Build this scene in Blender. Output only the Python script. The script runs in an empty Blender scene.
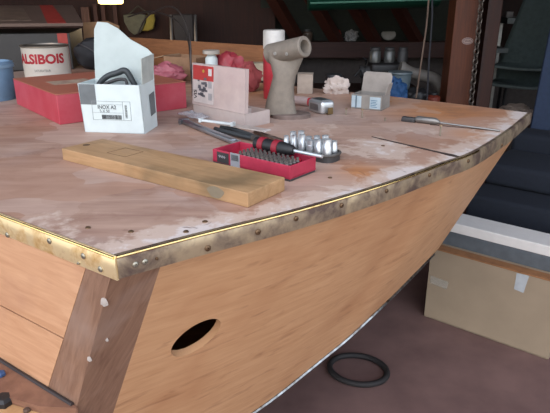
import bpy, bmesh, math, random
from mathutils import Vector, Matrix, noise as mnoise
random.seed(7)
R = math.radians
sc = bpy.context.scene
COL = sc.collection
F, PITCH, EYE = 565.0, R(20.5), 1.3
DZ = 1.0                                   # deck height above the floor

def at(px, py, z=None, Y=None):
    u = (px-275)/F; v = -(py-206.5)/F
    d = Vector((u, math.cos(PITCH)+v*math.sin(PITCH), -math.sin(PITCH)+v*math.cos(PITCH)))
    t = (z-EYE)/d.z if z is not None else Y/d.y
    return Vector((0, 0, EYE))+d*t

# ------------------------------------------------------------------ materials
def lin(h):
    h = h.lstrip('#'); o = []
    for i in (0, 2, 4):
        c = int(h[i:i+2], 16)/255
        o.append(c/12.92 if c <= .04045 else ((c+.055)/1.055)**2.4)
    return (*o, 1)
def newmat(name):
    m = bpy.data.materials.new(name); m.use_nodes = True
    nt = m.node_tree; b = nt.nodes['Principled BSDF']
    return m, nt, b
def N(nt, t, **k):
    n = nt.nodes.new(t)
    for a, v in k.items():
        if a in n.inputs: n.inputs[a].default_value = v
        else: setattr(n, a, v)
    return n
def mixc(nt, fac, a, b):
    n = nt.nodes.new('ShaderNodeMix'); n.data_type = 'RGBA'
    for i, v in ((0, fac), (6, a), (7, b)):
        if hasattr(v, 'is_output'): nt.links.new(v, n.inputs[i])
        else: n.inputs[i].default_value = v
    return n.outputs[2]
def ramp(nt, src, a, b):
    n = nt.nodes.new('ShaderNodeMapRange'); n.inputs[1].default_value = a; n.inputs[2].default_value = b
    nt.links.new(src, n.inputs[0]); return n.outputs[0]
def math_(nt, op, a, b):
    n = nt.nodes.new('ShaderNodeMath'); n.operation = op
    for i, v in ((0, a), (1, b)):
        if hasattr(v, 'is_output'): nt.links.new(v, n.inputs[i])
        else: n.inputs[i].default_value = v
    return n.outputs[0]
def coords(nt, kind, scale):
    tc = nt.nodes.new('ShaderNodeTexCoord'); mp = nt.nodes.new('ShaderNodeMapping')
    mp.inputs['Scale'].default_value = scale
    nt.links.new(tc.outputs[kind], mp.inputs['Vector']); return mp.outputs[0]
def nz(nt, vec, scale, detail=4, rough=.55, dist=0):
    n = N(nt, 'ShaderNodeTexNoise'); n.inputs['Scale'].default_value = scale; n.inputs['Detail'].default_value = detail
    n.inputs['Roughness'].default_value = rough; n.inputs['Distortion'].default_value = dist
    nt.links.new(vec, n.inputs['Vector']); return n.outputs['Fac']
def bump(nt, b, h, strength, dist=.002):
    n = nt.nodes.new('ShaderNodeBump'); n.inputs['Strength'].default_value = strength; n.inputs['Distance'].default_value = dist
    nt.links.new(h, n.inputs['Height']); nt.links.new(n.outputs[0], b.inputs['Normal'])
MC = {}
def M(name, c, rough=.6, metal=0, var=.12, scale=30, bmp=.1, c2=None):
    """plain material with a little procedural wear"""
    if name in MC: return MC[name]
    m, nt, b = newmat(name)
    v = coords(nt, 'Object', (1, 1, 1)); f = nz(nt, v, scale)
    a = lin(c); d = lin(c2) if c2 else tuple(x*(1-var*2.2) for x in a[:3])+(1,)
    nt.links.new(mixc(nt, ramp(nt, f, .35, .75), a, d), b.inputs['Base Color'])
    b.inputs['Roughness'].default_value = rough; b.inputs['Metallic'].default_value = metal
    if bmp: bump(nt, b, f, bmp)
    MC[name] = m; return m
def wood(name, c1, c2, kind='Object', st=(2, 25, 25), rough=.6, stain=None, sscale=4, gdist=1.0, spec=.4, streak=None):
    m, nt, b = newmat(name)
    v = coords(nt, kind, st); g = nz(nt, v, 3, 6, .6, gdist)
    v2 = coords(nt, kind, (1, 1, 1)); s = nz(nt, v2, sscale, 3)
    c = mixc(nt, ramp(nt, g, .3, .72), lin(c1), lin(c2))
    if stain: c = mixc(nt, math_(nt, 'MULTIPLY', ramp(nt, s, .5, .72), .75), c, lin(stain))
    if streak:
        k = nz(nt, coords(nt, kind, streak[1]), 1, 4, .6, .4)
        c = mixc(nt, math_(nt, 'MULTIPLY', ramp(nt, k, .57, .72), .6), c, lin(streak[0]))
    nt.links.new(c, b.inputs['Base Color']); b.inputs['Roughness'].default_value = rough
    b.inputs['Specular IOR Level'].default_value = spec
    bump(nt, b, g, .15, .001); MC[name] = m; return m
def clear(name, c, alpha=.45, rough=.35):
    m, nt, b = newmat(name)
    v = coords(nt, 'Object', (1, 1, 1)); f = nz(nt, v, 25)
    b.inputs['Base Color'].default_value = lin(c); b.inputs['Roughness'].default_value = rough
    nt.links.new(ramp(nt, f, .2, .8), b.inputs['Alpha'])
    mr = b.inputs['Alpha'].links[0].from_node
    mr.inputs[3].default_value = alpha*.85; mr.inputs[4].default_value = min(1, alpha*1.15)
    MC[name] = m; return m

def deck_material():
    m, nt, b = newmat('deck_plywood')
    v = coords(nt, 'Object', (1, 1, 1))
    ang = nt.nodes.new('ShaderNodeMapping'); ang.inputs['Rotation'].default_value = (0, 0, R(35)); ang.inputs['Scale'].default_value = (2.2, 14, 10)
    nt.links.new(v, ang.inputs['Vector'])
    g = nz(nt, ang.outputs[0], 3, 6, .6, .6)
    big = nz(nt, v, 3.2, 4); mid = nz(nt, v, 11, 6, .62, .5); fine = nz(nt, v, 38, 6, .65)
    base = mixc(nt, ramp(nt, g, .3, .72), lin('b69683'), lin('937162'))
    base = mixc(nt, math_(nt, 'MULTIPLY', ramp(nt, big, .45, .68), .65), base, lin('b5a6a0'))   # sanding dust
    raw = N(nt, 'ShaderNodeAttribute', attribute_name='raw').outputs['Fac']
    base = mixc(nt, raw, base, mixc(nt, ramp(nt, g, .3, .7), lin('c48a5c'), lin('a8704a')))
    base = mixc(nt, math_(nt, 'MULTIPLY', ramp(nt, mid, .53, .66), .6), base, lin('8a6654'))
    v3 = N(nt, 'ShaderNodeTexVoronoi'); v3.inputs['Scale'].default_value = 7; v3.inputs['Randomness'].default_value = 1
    wv = nt.nodes.new('ShaderNodeMix'); wv.data_type = 'VECTOR'; wv.inputs[0].default_value = .12
    cn = N(nt, 'ShaderNodeTexNoise'); cn.inputs['Scale'].default_value = 9; nt.links.new(v, cn.inputs['Vector'])
    nt.links.new(v, wv.inputs[4]); nt.links.new(cn.outputs['Color'], wv.inputs[5]); nt.links.new(wv.outputs[1], v3.inputs['Vector'])
    sep = nt.nodes.new('ShaderNodeSeparateColor'); nt.links.new(v3.outputs['Color'], sep.inputs[0])
    base = mixc(nt, math_(nt, 'MULTIPLY', ramp(nt, sep.outputs[0], .62, .66), .35), base, lin('c4a898'))
    base = mixc(nt, math_(nt, 'MULTIPLY', ramp(nt, sep.outputs[1], .75, .8), .35), base, lin('a06f52'))
    fill = N(nt, 'ShaderNodeAttribute', attribute_name='fill').outputs['Fac']
    f1 = math_(nt, 'ADD', math_(nt, 'MULTIPLY', mid, .9), math_(nt, 'MULTIPLY', fine, .35))
    f1 = math_(nt, 'ADD', f1, math_(nt, 'MULTIPLY', fill, .5))
    c = mixc(nt, math_(nt, 'MULTIPLY', ramp(nt, f1, .88, .97), .8), base, lin('cbb4a4'))
    f2 = math_(nt, 'ADD', f1, math_(nt, 'MULTIPLY', big, .25))
    c = mixc(nt, math_(nt, 'MULTIPLY', ramp(nt, f2, 1.14, 1.2), .7), c, lin('d8cdc7'))
    dark = math_(nt, 'MULTIPLY', ramp(nt, nz(nt, v, 26, 3, .5, 1.2), .66, .72), fill)
    c = mixc(nt, math_(nt, 'MULTIPLY', dark, .7), c, lin('6b4c3f'))
    nt.links.new(c, b.inputs['Base Color']); b.inputs['Roughness'].default_value = .62
    b.inputs['Specular IOR Level'].default_value = .35
    bump(nt, b, f1, .3, .002)
    return m
def brass(name, patch, c1='f4d596', c2='8a6a45', metal=.9, r0=.3):
    m, nt, b = newmat(name)
    v = coords(nt, 'Object', (1, 1, 1))
    f = nz(nt, v, 18, 5, .6, .35); f2 = nz(nt, v, 45, 5)
    k = math_(nt, 'MULTIPLY', ramp(nt, f, *patch), 1)
    c = mixc(nt, k, lin(c1), lin(c2))
    nt.links.new(c, b.inputs['Base Color']); b.inputs['Metallic'].default_value = metal
    rr = nt.nodes.new('ShaderNodeMapRange'); rr.inputs[3].default_value = r0; rr.inputs[4].default_value = .6
    nt.links.new(k, rr.inputs[0]); nt.links.new(rr.outputs[0], b.inputs['Roughness'])
    bump(nt, b, f2, .12, .002); return m
def glow(name, c, s):
    m, nt, b = newmat(name); b.inputs['Emission Color'].default_value = lin(c); b.inputs['Emission Strength'].default_value = s
    b.inputs['Base Color'].default_value = lin(c); return m

# ------------------------------------------------------------------ mesh helpers
class MB:
    def __init__(s): s.bm = bmesh.new()
    def _x(s, vs, mat):
        if mat is not None: bmesh.ops.transform(s.bm, matrix=mat, verts=vs)
    def box(s, x0, x1, y0, y1, z0, z1, bev=0, seg=2, mat=None):
        vs = bmesh.ops.create_cube(s.bm, size=1)['verts']
        for v in vs: v.co = ((x0+x1)/2+v.co.x*(x1-x0), (y0+y1)/2+v.co.y*(y1-y0), (z0+z1)/2+v.co.z*(z1-z0))
        if bev:
            es = list({e for v in vs for e in v.link_edges})
            r = bmesh.ops.bevel(s.bm, geom=es, offset=bev, segments=seg, profile=.5, affect='EDGES')
            vs = list({v for f in r['faces'] for v in f.verts} | {v for v in vs if v.is_valid})
        s._x(vs, mat); return s
    def cyl(s, p0, p1, r0, r1=None, n=16, caps=True):
        p0, p1 = Vector(p0), Vector(p1); r1 = r0 if r1 is None else r1
        q = (p1-p0).to_track_quat('Z', 'Y').to_matrix()
        a = [s.bm.verts.new(p0+q@Vector((r0*math.cos(2*math.pi*i/n), r0*math.sin(2*math.pi*i/n), 0))) for i in range(n)]
        b = [s.bm.verts.new(p1+q@Vector((r1*math.cos(2*math.pi*i/n), r1*math.sin(2*math.pi*i/n), 0))) for i in range(n)]
        for i in range(n): s.bm.faces.new((a[i], a[(i+1) % n], b[(i+1) % n], b[i]))
        if caps: s.bm.faces.new(a[::-1]); s.bm.faces.new(b)
        return s
    def lathe(s, prof, n=32, mat=None):
        rings = []; vs = []
        for r, z in prof:
            if r < 1e-6: rings.append([s.bm.verts.new((0, 0, z))])
            else: rings.append([s.bm.verts.new((r*math.cos(2*math.pi*i/n), r*math.sin(2*math.pi*i/n), z)) for i in range(n)])
            vs += rings[-1]
        for a, b in zip(rings, rings[1:]):
            for i in range(n):
                j = (i+1) % n
                if len(a) == 1 and len(b) == 1: continue
                if len(a) == 1: s.bm.faces.new((a[0], b[j], b[i]))
                elif len(b) == 1: s.bm.faces.new((a[i], a[j], b[0]))
                else: s.bm.faces.new((a[i], a[j], b[j], b[i]))
        s._x(vs, mat); return s
    def tube(s, pts, r, n=8, closed=False):
        pts = [Vector(p) for p in pts]; rings = []
        m = len(pts)
        for i, p in enumerate(pts):
            a = pts[(i-1) % m] if closed or i > 0 else p
            b = pts[(i+1) % m] if closed or i < m-1 else p
            q = (b-a).to_track_quat('Z', 'Y').to_matrix()
            rr = r[i] if isinstance(r, (list, tuple)) else r
            rings.append([s.bm.verts.new(p+q@Vector((rr*math.cos(2*math.pi*k/n), rr*math.sin(2*math.pi*k/n), 0))) for k in range(n)])
        for i in range(m if closed else m-1):
            a, b = rings[i], rings[(i+1) % m]
            o = 0
            if closed and i == m-1: o = min(range(n), key=lambda o: (a[0].co-b[o].co).length)
            for k in range(n): s.bm.faces.new((a[k], a[(k+1) % n], b[(k+1+o) % n], b[(k+o) % n]))
        if not closed: s.bm.faces.new(rings[0][::-1]); s.bm.faces.new(rings[-1])
        return s
    def loft(s, rings, caps=True):
        rs = [[s.bm.verts.new(p) for p in r] for r in rings]; n = len(rs[0])
        for a, b in zip(rs, rs[1:]):
            for k in range(n): s.bm.faces.new((a[k], a[(k+1) % n], b[(k+1) % n], b[k]))
        if caps: s.bm.faces.new(rs[0][::-1]); s.bm.faces.new(rs[-1])
        return s
    def prism(s, poly, off, mat=None):
        """polygon (3-D points) extruded by the vector off"""
        off = Vector(off)
        a = [s.bm.verts.new(Vector(p)) for p in poly]; b = [s.bm.verts.new(Vector(p)+off) for p in poly]; n = len(a)
        s.bm.faces.new(a[::-1]); s.bm.faces.new(b)
        for i in range(n): s.bm.faces.new((a[i], a[(i+1) % n], b[(i+1) % n], b[i]))
        s._x(a+b, mat); return s
    def grid(s, rows, uv=None):
        vs = [[s.bm.verts.new(p) for p in r] for r in rows]
        L = s.bm.loops.layers.uv.verify() if uv else None
        for i in range(len(vs)-1):
            for j in range(len(vs[0])-1):
                ids = ((i, j), (i, j+1), (i+1, j+1), (i+1, j))
                try: f = s.bm.faces.new([vs[a][b] for a, b in ids])
                except ValueError: continue
                if uv:
                    for l, (a, b) in zip(f.loops, ids): l[L].uv = uv[a][b]
        return s
    def blob(s, c, r, amp=.2, freq=2, sub=3, seed=0, fold=0, flat=None):
        vs = bmesh.ops.create_icosphere(s.bm, subdivisions=sub, radius=1)['verts']
        c = Vector(c)
        for v in vs:
            d = v.co.normalized(); k = 1+amp*mnoise.noise(d*freq+Vector((seed*3.1, seed, 0)))
            if fold: k += fold*(abs(mnoise.noise(d*freq*2.3+Vector((seed, 5, 9))))*2-.5)
            p = Vector((d.x*r[0], d.y*r[1], d.z*r[2]))*k
            if flat is not None and p.z < flat: p.z = flat
            v.co = c+p
        return s
    def build(s, name, mat, parent=None, smooth=False, sol=0):
        bmesh.ops.recalc_face_normals(s.bm, faces=s.bm.faces)
        me = bpy.data.meshes.new(name); s.bm.to_mesh(me); s.bm.free()
        if smooth:
            me.polygons.foreach_set('use_smooth', [True]*len(me.polygons))
            try: me.set_sharp_from_angle(angle=R(40))
            except Exception: pass
        o = bpy.data.objects.new(name, me); COL.objects.link(o)
        me.materials.append(mat)
        if parent: o.parent = parent
        if sol:
            md = o.modifiers.new('thickness', 'SOLIDIFY'); md.thickness = sol; md.offset = 0
        return o

def empty(name, loc, rz=0):
    o = bpy.data.objects.new(name, None); o.empty_display_size = .05; COL.objects.link(o)
    o.location = loc; o.rotation_euler = (0, 0, rz); return o
def tag(o, label, cat, group=None, kind=None):
    o['label'] = label; o['category'] = cat
    if group: o['group'] = group
    if kind: o['kind'] = kind
    return o
def struct(o): o['kind'] = 'structure'; return o
def thing(name, label, cat, loc, rz=0, group=None): return tag(empty(name, loc, rz), label, cat, group)
def copy_tree(o, parent=None):
    c = o.copy(); COL.objects.link(c)
    if parent: c.parent = parent
    for ch in [x for x in o.children]: copy_tree(ch, c)
    return c
def edge_frame(a, b, z=DZ):
    """front base edge from pixel a to pixel b on a surface: mid point, heading, length"""
    A, B = at(*a, z=z), at(*b, z=z); d = B-A
    return (A+B)/2, math.atan2(d.y, d.x), d.length
def base_centre(mid, rz, depth): return Vector((mid.x-math.sin(rz)*depth/2, mid.y+math.cos(rz)*depth/2, mid.z))
def text(s, size, mat, parent, loc, rot, name, bold=0, sx=1, bend=None):
    cu = bpy.data.curves.new(name, 'FONT'); cu.body = s; cu.size = size; cu.align_x = 'CENTER'; cu.align_y = 'CENTER'
    cu.offset = bold; cu.resolution_u = 3
    t = bpy.data.objects.new('tmp_text', cu); COL.objects.link(t)
    bpy.context.view_layer.update()
    me = bpy.data.meshes.new_from_object(t.evaluated_get(bpy.context.evaluated_depsgraph_get()))
    bpy.data.objects.remove(t); bpy.data.curves.remove(cu)
    me.name = name; me.materials.clear(); me.materials.append(mat)
    if bend:
        bm = bmesh.new(); bm.from_mesh(me)
        bmesh.ops.triangulate(bm, faces=bm.faces)
        bmesh.ops.subdivide_edges(bm, edges=bm.edges, cuts=1)
        for v in bm.verts:
            a = v.co.x*sx/bend; v.co = (bend*math.sin(a), -bend*math.cos(a), v.co.y)
        bm.to_mesh(me); bm.free()
    else:
        for v in me.vertices: v.co.x *= sx
    o = bpy.data.objects.new(name, me); COL.objects.link(o); o.location = loc; o.rotation_euler = rot
    if parent: o.parent = parent
    return o
def cr(pts, n):
    """Catmull-Rom through the points, n samples per span"""
    P = [Vector(p) for p in pts]; P = [2*P[0]-P[1]]+P+[2*P[-1]-P[-2]]; out = []
    for i in range(1, len(P)-2):
        for k in range(n):
            t = k/n; a, b, c, d = P[i-1:i+3]
            out.append(.5*((2*b)+(c-a)*t+(2*a-5*b+4*c-d)*t*t+(3*b-a-3*c+d)*t**3))
    out.append(P[-2]); return out

# ------------------------------------------------------------------ common materials
m_white = M('white_card', 'cfd8d6', .6, 0, .04); m_ink = M('black_ink', '2a2d30', .6, bmp=0)
m_card_grey = M('grey_card', '6d7172', .7); m_card_in = M('pale_card_inside', 'b9bcb4', .8)
m_steel = M('chrome_steel', 'd3d6d8', .3, .7, .05); m_dull = M('dull_steel', '8e8d8a', .4, .9)
m_black = M('black_plastic', '1d1d1f', .5); m_dkgrey = M('dark_grey_plastic', '3d3b3b', .55)
m_red = M('red_plastic', 'b32c3e', .45); m_redcard = M('red_card', 'b53a48', .5, 0, .05, 18, .05, 'bf5560')
m_brown = M('kraft_card', 'a07a5c', .8); m_kraft = M('box_card', '9c8a74', .85, 0, .06, 8, .05)
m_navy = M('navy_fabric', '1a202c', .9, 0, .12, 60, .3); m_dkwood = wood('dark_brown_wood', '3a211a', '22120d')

# ------------------------------------------------------------------ the boat
P0 = Vector((-.195, .626, DZ)); SIDE = Vector((-.8205, .5717, 0)); RAKE = Vector((-.112, .078, 0))/.3
sheer = cr([P0, (-.1, .694, DZ), (.037, .787, DZ), (.19, .911, DZ), (.311, 1.026, DZ), (.409, 1.12, DZ), (.559, 1.322, DZ), (.696, 1.529, DZ)], 10)
acc = [0]
for a, b in zip(sheer, sheer[1:]): acc.append(acc[-1]+(b-a).length)
LEN = acc[-1]
def G(d):
    d = max(0, min(LEN, d))
    for i in range(len(acc)-1):
        if d <= acc[i+1]+1e-9:
            k = (d-acc[i])/(acc[i+1]-acc[i]); return sheer[i].lerp(sheer[i+1], k)
    return sheer[-1].copy()
def face(d, z): p = G(d)+RAKE*(DZ-z); p.z = z; return p
# lower edge of the raked panel: height of the edge for each station along it
KNEE = [(531, 116), (522, 134), (500, 166), (480, 195), (440, 247), (395, 293), (345, 340), (270, 400), (150, 480)]
def px(p):
    z = p.z-EYE; fw = p.y*math.cos(PITCH)-z*math.sin(PITCH); up = p.y*math.sin(PITCH)+z*math.cos(PITCH)
    return 275+F*p.x/fw, 206.5-F*up/fw
def kz(d):
    z = DZ-.012
    while z > .25:
        x, y = px(face(d, z))
        for (x0, y0), (x1, y1) in zip(KNEE, KNEE[1:]):
            if x1 <= x <= x0 and y > y0+(y1-y0)*(x-x0)/(x1-x0): return z
        if x > 531: return z
        z -= .004
    return .25
ND = 70
dist = [LEN*i/ND for i in range(ND+1)]
bott = [kz(d) for d in dist]
for _ in range(4): bott = [bott[0]]+[(bott[i-1]+2*bott[i]+bott[i+1])/4 for i in range(1, ND)]+[bott[ND]]
def kzi(d):
    f = d/LEN*ND; i = min(ND-1, int(f)); return bott[i]+(bott[i+1]-bott[i])*(f-i)
POSTW, STRIP = .07, .029

boat = thing('wooden_boat', 'bare wooden boat under repair with sanded deck, brass edge and round hole in its panel', 'boat', (0, 0, 0))
m_panel = wood('sanded_mahogany_panel', 'cb9c74', 'b98860', 'UV', (3, 30, 1), .5, 'b07c56', 5, streak=('8a5a3c', (9, 42, 1)))
m_plank = wood('sanded_side_planks', 'cc9c78', 'b88662', 'UV', (3, 26, 1), .55, 'a3735a', 5)
m_post = wood('dark_corner_wood', '93705a', '6e4e3d', 'UV', (30, 4, 1), .5, '94796a', 9)

def panel_part(name, d0, d1, nd, mat, sol):
    rows, uv = [], []
    NS = 24
    for j in range(NS+1):
        s = j/NS; r, u = [], []
        for i in range(nd+1):
            d = d0+(d1-d0)*i/nd
            zt = DZ-STRIP*.6; zb = min(kzi(d), zt-.001)
            z = zt+(zb-zt)*s
            r.append(face(d, z)); u.append((d+.25*(DZ-z), z))
        rows.append(r); uv.append(u)
    mb = MB().grid(rows, uv)
    o = mb.build(name, mat, boat)
    md = o.modifiers.new('thickness', 'SOLIDIFY'); md.thickness = sol; md.offset = -1
    return o
hp = panel_part('hull_panel', POSTW, LEN-.004, 60, m_panel, .014)
# which way is outside: the solidify goes against the normal, so normals have to face the viewer
def face_out(o, dirv):
    me = o.data
    s = sum(p.normal.dot(dirv) for p in me.polygons)
    if s < 0:
        bm = bmesh.new(); bm.from_mesh(me); bmesh.ops.reverse_faces(bm, faces=bm.faces); bm.to_mesh(me); bm.free()
OUT = Vector((.6, -.8, -.2)); face_out(hp, OUT)
# the round hole, cut through the panel
def ray_face(pxx, pyy):
    best = None
    for i in range(0, 240):
        d = LEN*i/240*.6
        for k in range(120):
            z = .98-k*.006; x, y = px(face(d, z)); e = (x-pxx)**2+(y-pyy)**2
            if best is None or e < best[0]: best = (e, d, z)
    return best[1], best[2]
hd, hz = ray_face(197, 338)
hc = face(hd, hz); tx = (face(hd+.01, hz)-face(hd-.01, hz)).normalized(); tz = (face(hd, hz+.01)-face(hd, hz-.01)).normalized()
hn = tx.cross(tz).normalized()
if hn.dot(OUT) < 0: hn = -hn
tu_ = hn.cross(tx).normalized()
def slope_of(a):
    q = hc+(tx*math.cos(a)+tu_*math.sin(a))*.02; x0, y0 = px(hc); x1, y1 = px(q); return math.atan2(-(y1-y0), x1-x0)
HA = min((R(k) for k in range(-80, 81)), key=lambda a: abs(slope_of(a)-R(39)))
e1 = tx*math.cos(HA)+tu_*math.sin(HA); e2 = hn.cross(e1)
ell = [hc-hn*.08+e1*.047*math.cos(q)+e2*.036*math.sin(q) for q in [2*math.pi*k/48 for k in range(48)]]
cut = MB().prism(ell, hn*.16).build('cutter', m_panel)
bo = hp.modifiers.new('hole', 'BOOLEAN'); bo.object = cut; bo.operation = 'DIFFERENCE'; bo.solver = 'EXACT'
bpy.context.view_layer.update()
me = bpy.data.meshes.new_from_object(hp.evaluated_get(bpy.context.evaluated_depsgraph_get()))
hp.modifiers.clear(); hp.data = me
bpy.data.objects.remove(cut)

cp = panel_part('corner_post', 0, POSTW, 6, m_post, .014); face_out(cp, OUT)
# planked side of the boat, running away to the left
ZB = bott[0]
def side(l, z): p = P0+RAKE*(DZ-z)+SIDE*l; p.z = z; return p
def side_part(name, l0f, l1, zt, zb, mat, n=24, out=0, parent=boat):
    rows, uv = [], []
    nrm = Vector((-.5717, -.8205, 0))
    for j in range(7):
        z = zt+(zb-zt)*j/6; r, u = [], []
        for i in range(n+1):
            l = l0f(z)+(l1(z)-l0f(z))*i/n
            r.append(side(l, z)+nrm*out); u.append((l, z))
        rows.append(r); uv.append(u)
    o = MB().grid(rows, uv).build(name, mat, parent)
    face_out(o, nrm)
    md = o.modifiers.new('thickness', 'SOLIDIFY'); md.thickness = .012; md.offset = -1
    return o
def to_side(pxx, pyy):
    # intersection of the pixel ray with the vertical side plane
    o = Vector((0, 0, EYE)); d = at(pxx, pyy, Y=1)-o; n = Vector((-.5717, -.8205, 0))
    return o+d*((P0-o).dot(n)/d.dot(n))
lP = lambda z: .045+.03*(DZ-z)/.3
LS = 1.9
zseam = (to_side(0, 304).z+to_side(60, 338).z)/2
side_part('side_plank', lP, lambda z: LS-.37*(DZ-z)/.3*0, DZ-STRIP*.6, zseam+.0015, m_plank)
side_part('side_plank', lP, lambda z: LS, zseam-.0015, ZB, m_plank)
side_part('corner_post', lambda z: 0, lambda z: lP(z)-.001, DZ-STRIP*.6, ZB, m_post, 4)
# rest of the shell: far side and bottom, and the end out of the picture
rows = [[face(d, min(kzi(d), DZ-STRIP))+SIDE*(.012+(LS-.012)*k/8)+Vector((0, 0, .0)) for d in dist] for k in range(9)]
MB().grid(rows).build('hull_bottom', wood('hull_bottom_wood', '9a6a48', '7f5438'), boat, True)
rows = [[face(d, DZ-.03+(min(kzi(d), DZ-.031)-DZ+.03)*s/6)+SIDE*LS for d in dist] for s in range(7)]
MB().grid(rows).build('end_bulkhead', m_plank, boat, True)
# metal band along the lower edge of the panel
band = []
for i in range(8, ND-2):
    d = dist[i]; band.append(face(d, bott[i]-.002)+Vector((.6, -.8, 0))*.002)
MB().tube(band, .0045, 6).build('edge_band', M('scuffed_alloy', 'aeb0b0', .3, 1, .3, 60, .4, '5a4a40'), boat, True)

# deck plate
far = [(.696, 1.529), (.61, 1.605), (.52, 1.68), (.337, 1.822), (.18, 1.935), (-.3, 2.27), (-.86, 2.66)]
poly = [Vector((p.x, p.y, DZ)) for p in sheer]+[Vector((x, y, DZ)) for x, y in far[1:]]
poly += [P0+SIDE*LS]
mb = MB().prism(poly, (0, 0, -.018)); bm = mb.bm
for ax in (0, 1):
    k = -2.0
    while k < 3.0:
        no = Vector((1, 0, 0)) if ax == 0 else Vector((0, 1, 0))
        bmesh.ops.bisect_plane(bm, geom=bm.verts[:]+bm.edges[:]+bm.faces[:], plane_co=no*k, plane_no=no, dist=1e-5); k += .025
deck = mb.build('deck', deck_material(), boat)
fa = deck.data.attributes.new('fill', 'FLOAT', 'POINT'); ra = deck.data.attributes.new('raw', 'FLOAT', 'POINT')
blobs = [(at(375, 150, z=DZ), .16, .75), (at(330, 130, z=DZ), .13, .5), (at(495, 125, z=DZ), .10, .5), (at(420, 128, z=DZ), .12, .5),
         (at(270, 160, z=DZ), .12, .25), (at(20, 150, z=DZ), .2, .25), (at(150, 240, z=DZ), .045, .95), (at(185, 226, z=DZ), .04, .9), (at(75, 230, z=DZ), .035, .8), (at(40, 216, z=DZ), .05, .7), (at(240, 212, z=DZ), .04, .8)]
rawb = [(at(450, 112, z=DZ), .17), (at(360, 172, z=DZ), .05), (at(470, 134, z=DZ), .06), (at(250, 88, z=DZ), .2), (at(380, 100, z=DZ), .12), (at(100, 170, z=DZ), .0)]
for i, v in enumerate(deck.data.vertices):
    p = v.co
    dg = min((p-q).length for q in sheer)
    ds = abs((p-P0).dot(Vector((.5717, .8205, 0))))
    f = max(0, 1-dg/.13)*1.0
    f = max(f, max(0, 1-ds/.035)*.5)
    for c, r, a in blobs: f = max(f, a*math.exp(-((p-c).length/r)**2))
    fa.data[i].value = min(1, f)
    w = 0
    for c, r in rawb:
        if r: w = max(w, math.exp(-((p-c).length/r)**2))
    ra.data[i].value = min(1, w*1.1)
# dark seam in the deck, and the thin joint line further on
def strip_on(p, q, w0, w1, name, mat, h=.0012):
    d = (q-p).normalized(); n = Vector((-d.y, d.x, 0)); pts = []
    m = 14; L, Rr = [], []
    for i in range(m+1):
        c = p.lerp(q, i/m); w = (w0+(w1-w0)*i/m)*(.6+.8*random.random())
        L.append(c+n*w); Rr.append(c-n*w)
    return MB().prism(L+Rr[::-1], (0, 0, h)).build(name, mat, boat)
m_seam = M('dark_caulk', '3b2d27', .8)
strip_on(at(372, 137, z=DZ), at(458, 157, z=DZ), .0018, .0058, 'deck_seam', m_seam)
strip_on(at(498, 131, z=DZ), at(430, 125, z=DZ), .0012, .0012, 'deck_seam', m_seam)

# brass edging: one strip along the planked side, one along the panel
nG = [None]*len(sheer)
def offs(d):
    t = (G(min(LEN, d+.005))-G(max(0, d-.005))).normalized(); return Vector((t.y, -t.x, 0))
def edge_strip(name, pts_n, mat, h=STRIP, th=.003, lip=.006):
    rings = []
    for p, n in pts_n:
        o = p+n*th
        rings.append([p+Vector((0, 0, -h))-n*.0, o+Vector((0, 0, -h)), o+n*.001+Vector((0, 0, -h*.5)), o+Vector((0, 0, -.002)), o-n*.002+Vector((0, 0, .0015)), p-n*lip+Vector((0, 0, .0012)), p-n*lip])
    return MB().loft(rings).build(name, mat, boat, True)
nS = Vector((-.5717, -.8205, 0))
edge_strip('brass_edging', [(P0+SIDE*(-.002+(LS)*i/40)+Vector((0, 0, 0)), nS) for i in range(41)], brass('lit_brass', (.52, .68), 'fbe0ae', 'bf8c48', .7, .33), STRIP+.002, lip=.002)['label'] = 'stained brass edging on the planked side, coloured as brightly lit'  # pale base colour includes the light this face reflects; amber stains are real
edge_strip('brass_edging', [(G(LEN*i/60), offs(LEN*i/60)) for i in range(61)], brass('worn_brass', (.36, .6), 'b8a284', '66534a', .6, .32), lip=.007)['label'] = 'tarnished brown brass edging along the panel'
bead = [G(LEN*.62*i/50)+offs(LEN*.62*i/50)*.0022+Vector((0, 0, .0004)) for i in range(51)]  # added bead, catches the sky as a bright line along the edging
m_glint = brass('glint_brass', (.6, .8), 'f3cf8c', 'a98550', 1, .22)
MB().tube(bead, .0022, 8).build('glint_bead', m_glint, boat, True)
MB().tube([P0+SIDE*(.9*i/20)+nS*.0025+Vector((0, 0, -.0005)) for i in range(21)], .002, 8).build('glint_bead', m_glint, boat, True)  # same added highlight bead on the planked side
def screw_on(p, n, r, mat):
    q = n.to_track_quat('Z', 'Y').to_matrix().to_4x4(); q.translation = p
    o = MB().lathe([(0, -.001), (r, -.001), (r, .0012), (r*.75, .0022), (r*.3, .0024), (r*.22, .0008), (0, .0008)], 14, q).build('edging_screw', mat, boat, True)
    return o
m_scr = M('pale_screw_head', 'a7a090', .35, .8); m_scr2 = M('brown_screw_head', '7a6048', .45, .8)
for x, y in ((10, 234), (52, 240), (86, 255), (103, 268), (81, 262)):
    p = to_side(x, y); screw_on(p+nS*.0035, nS, .0042 if x != 81 else .002, m_scr)
def to_panel(x, y):
    best = None
    for i in range(400):
        d = LEN*i/400
        for z in (DZ-.010, DZ-.015, DZ-.020):
            q = G(d)+Vector((0, 0, z-DZ)); X, Y = px(q); e = (X-x)**2+(Y-y)**2
            if best is None or e < best[0]: best = (e, d, q)
    return best[1], best[2]
for x, y, r in ((133, 262, .004), (144, 261, .004), (155, 259, .0022), (206, 247, .0045), (257, 231, .0045), (295, 219, .004), (340, 204, .004), (385, 191, .004), (428, 175, .004), (466, 160, .004), (500, 144, .004)):
    d, q = to_panel(x, y); n = offs(d); screw_on(q+n*.0038, n, r, m_scr if r > .003 and x < 150 else m_scr2)
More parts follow.
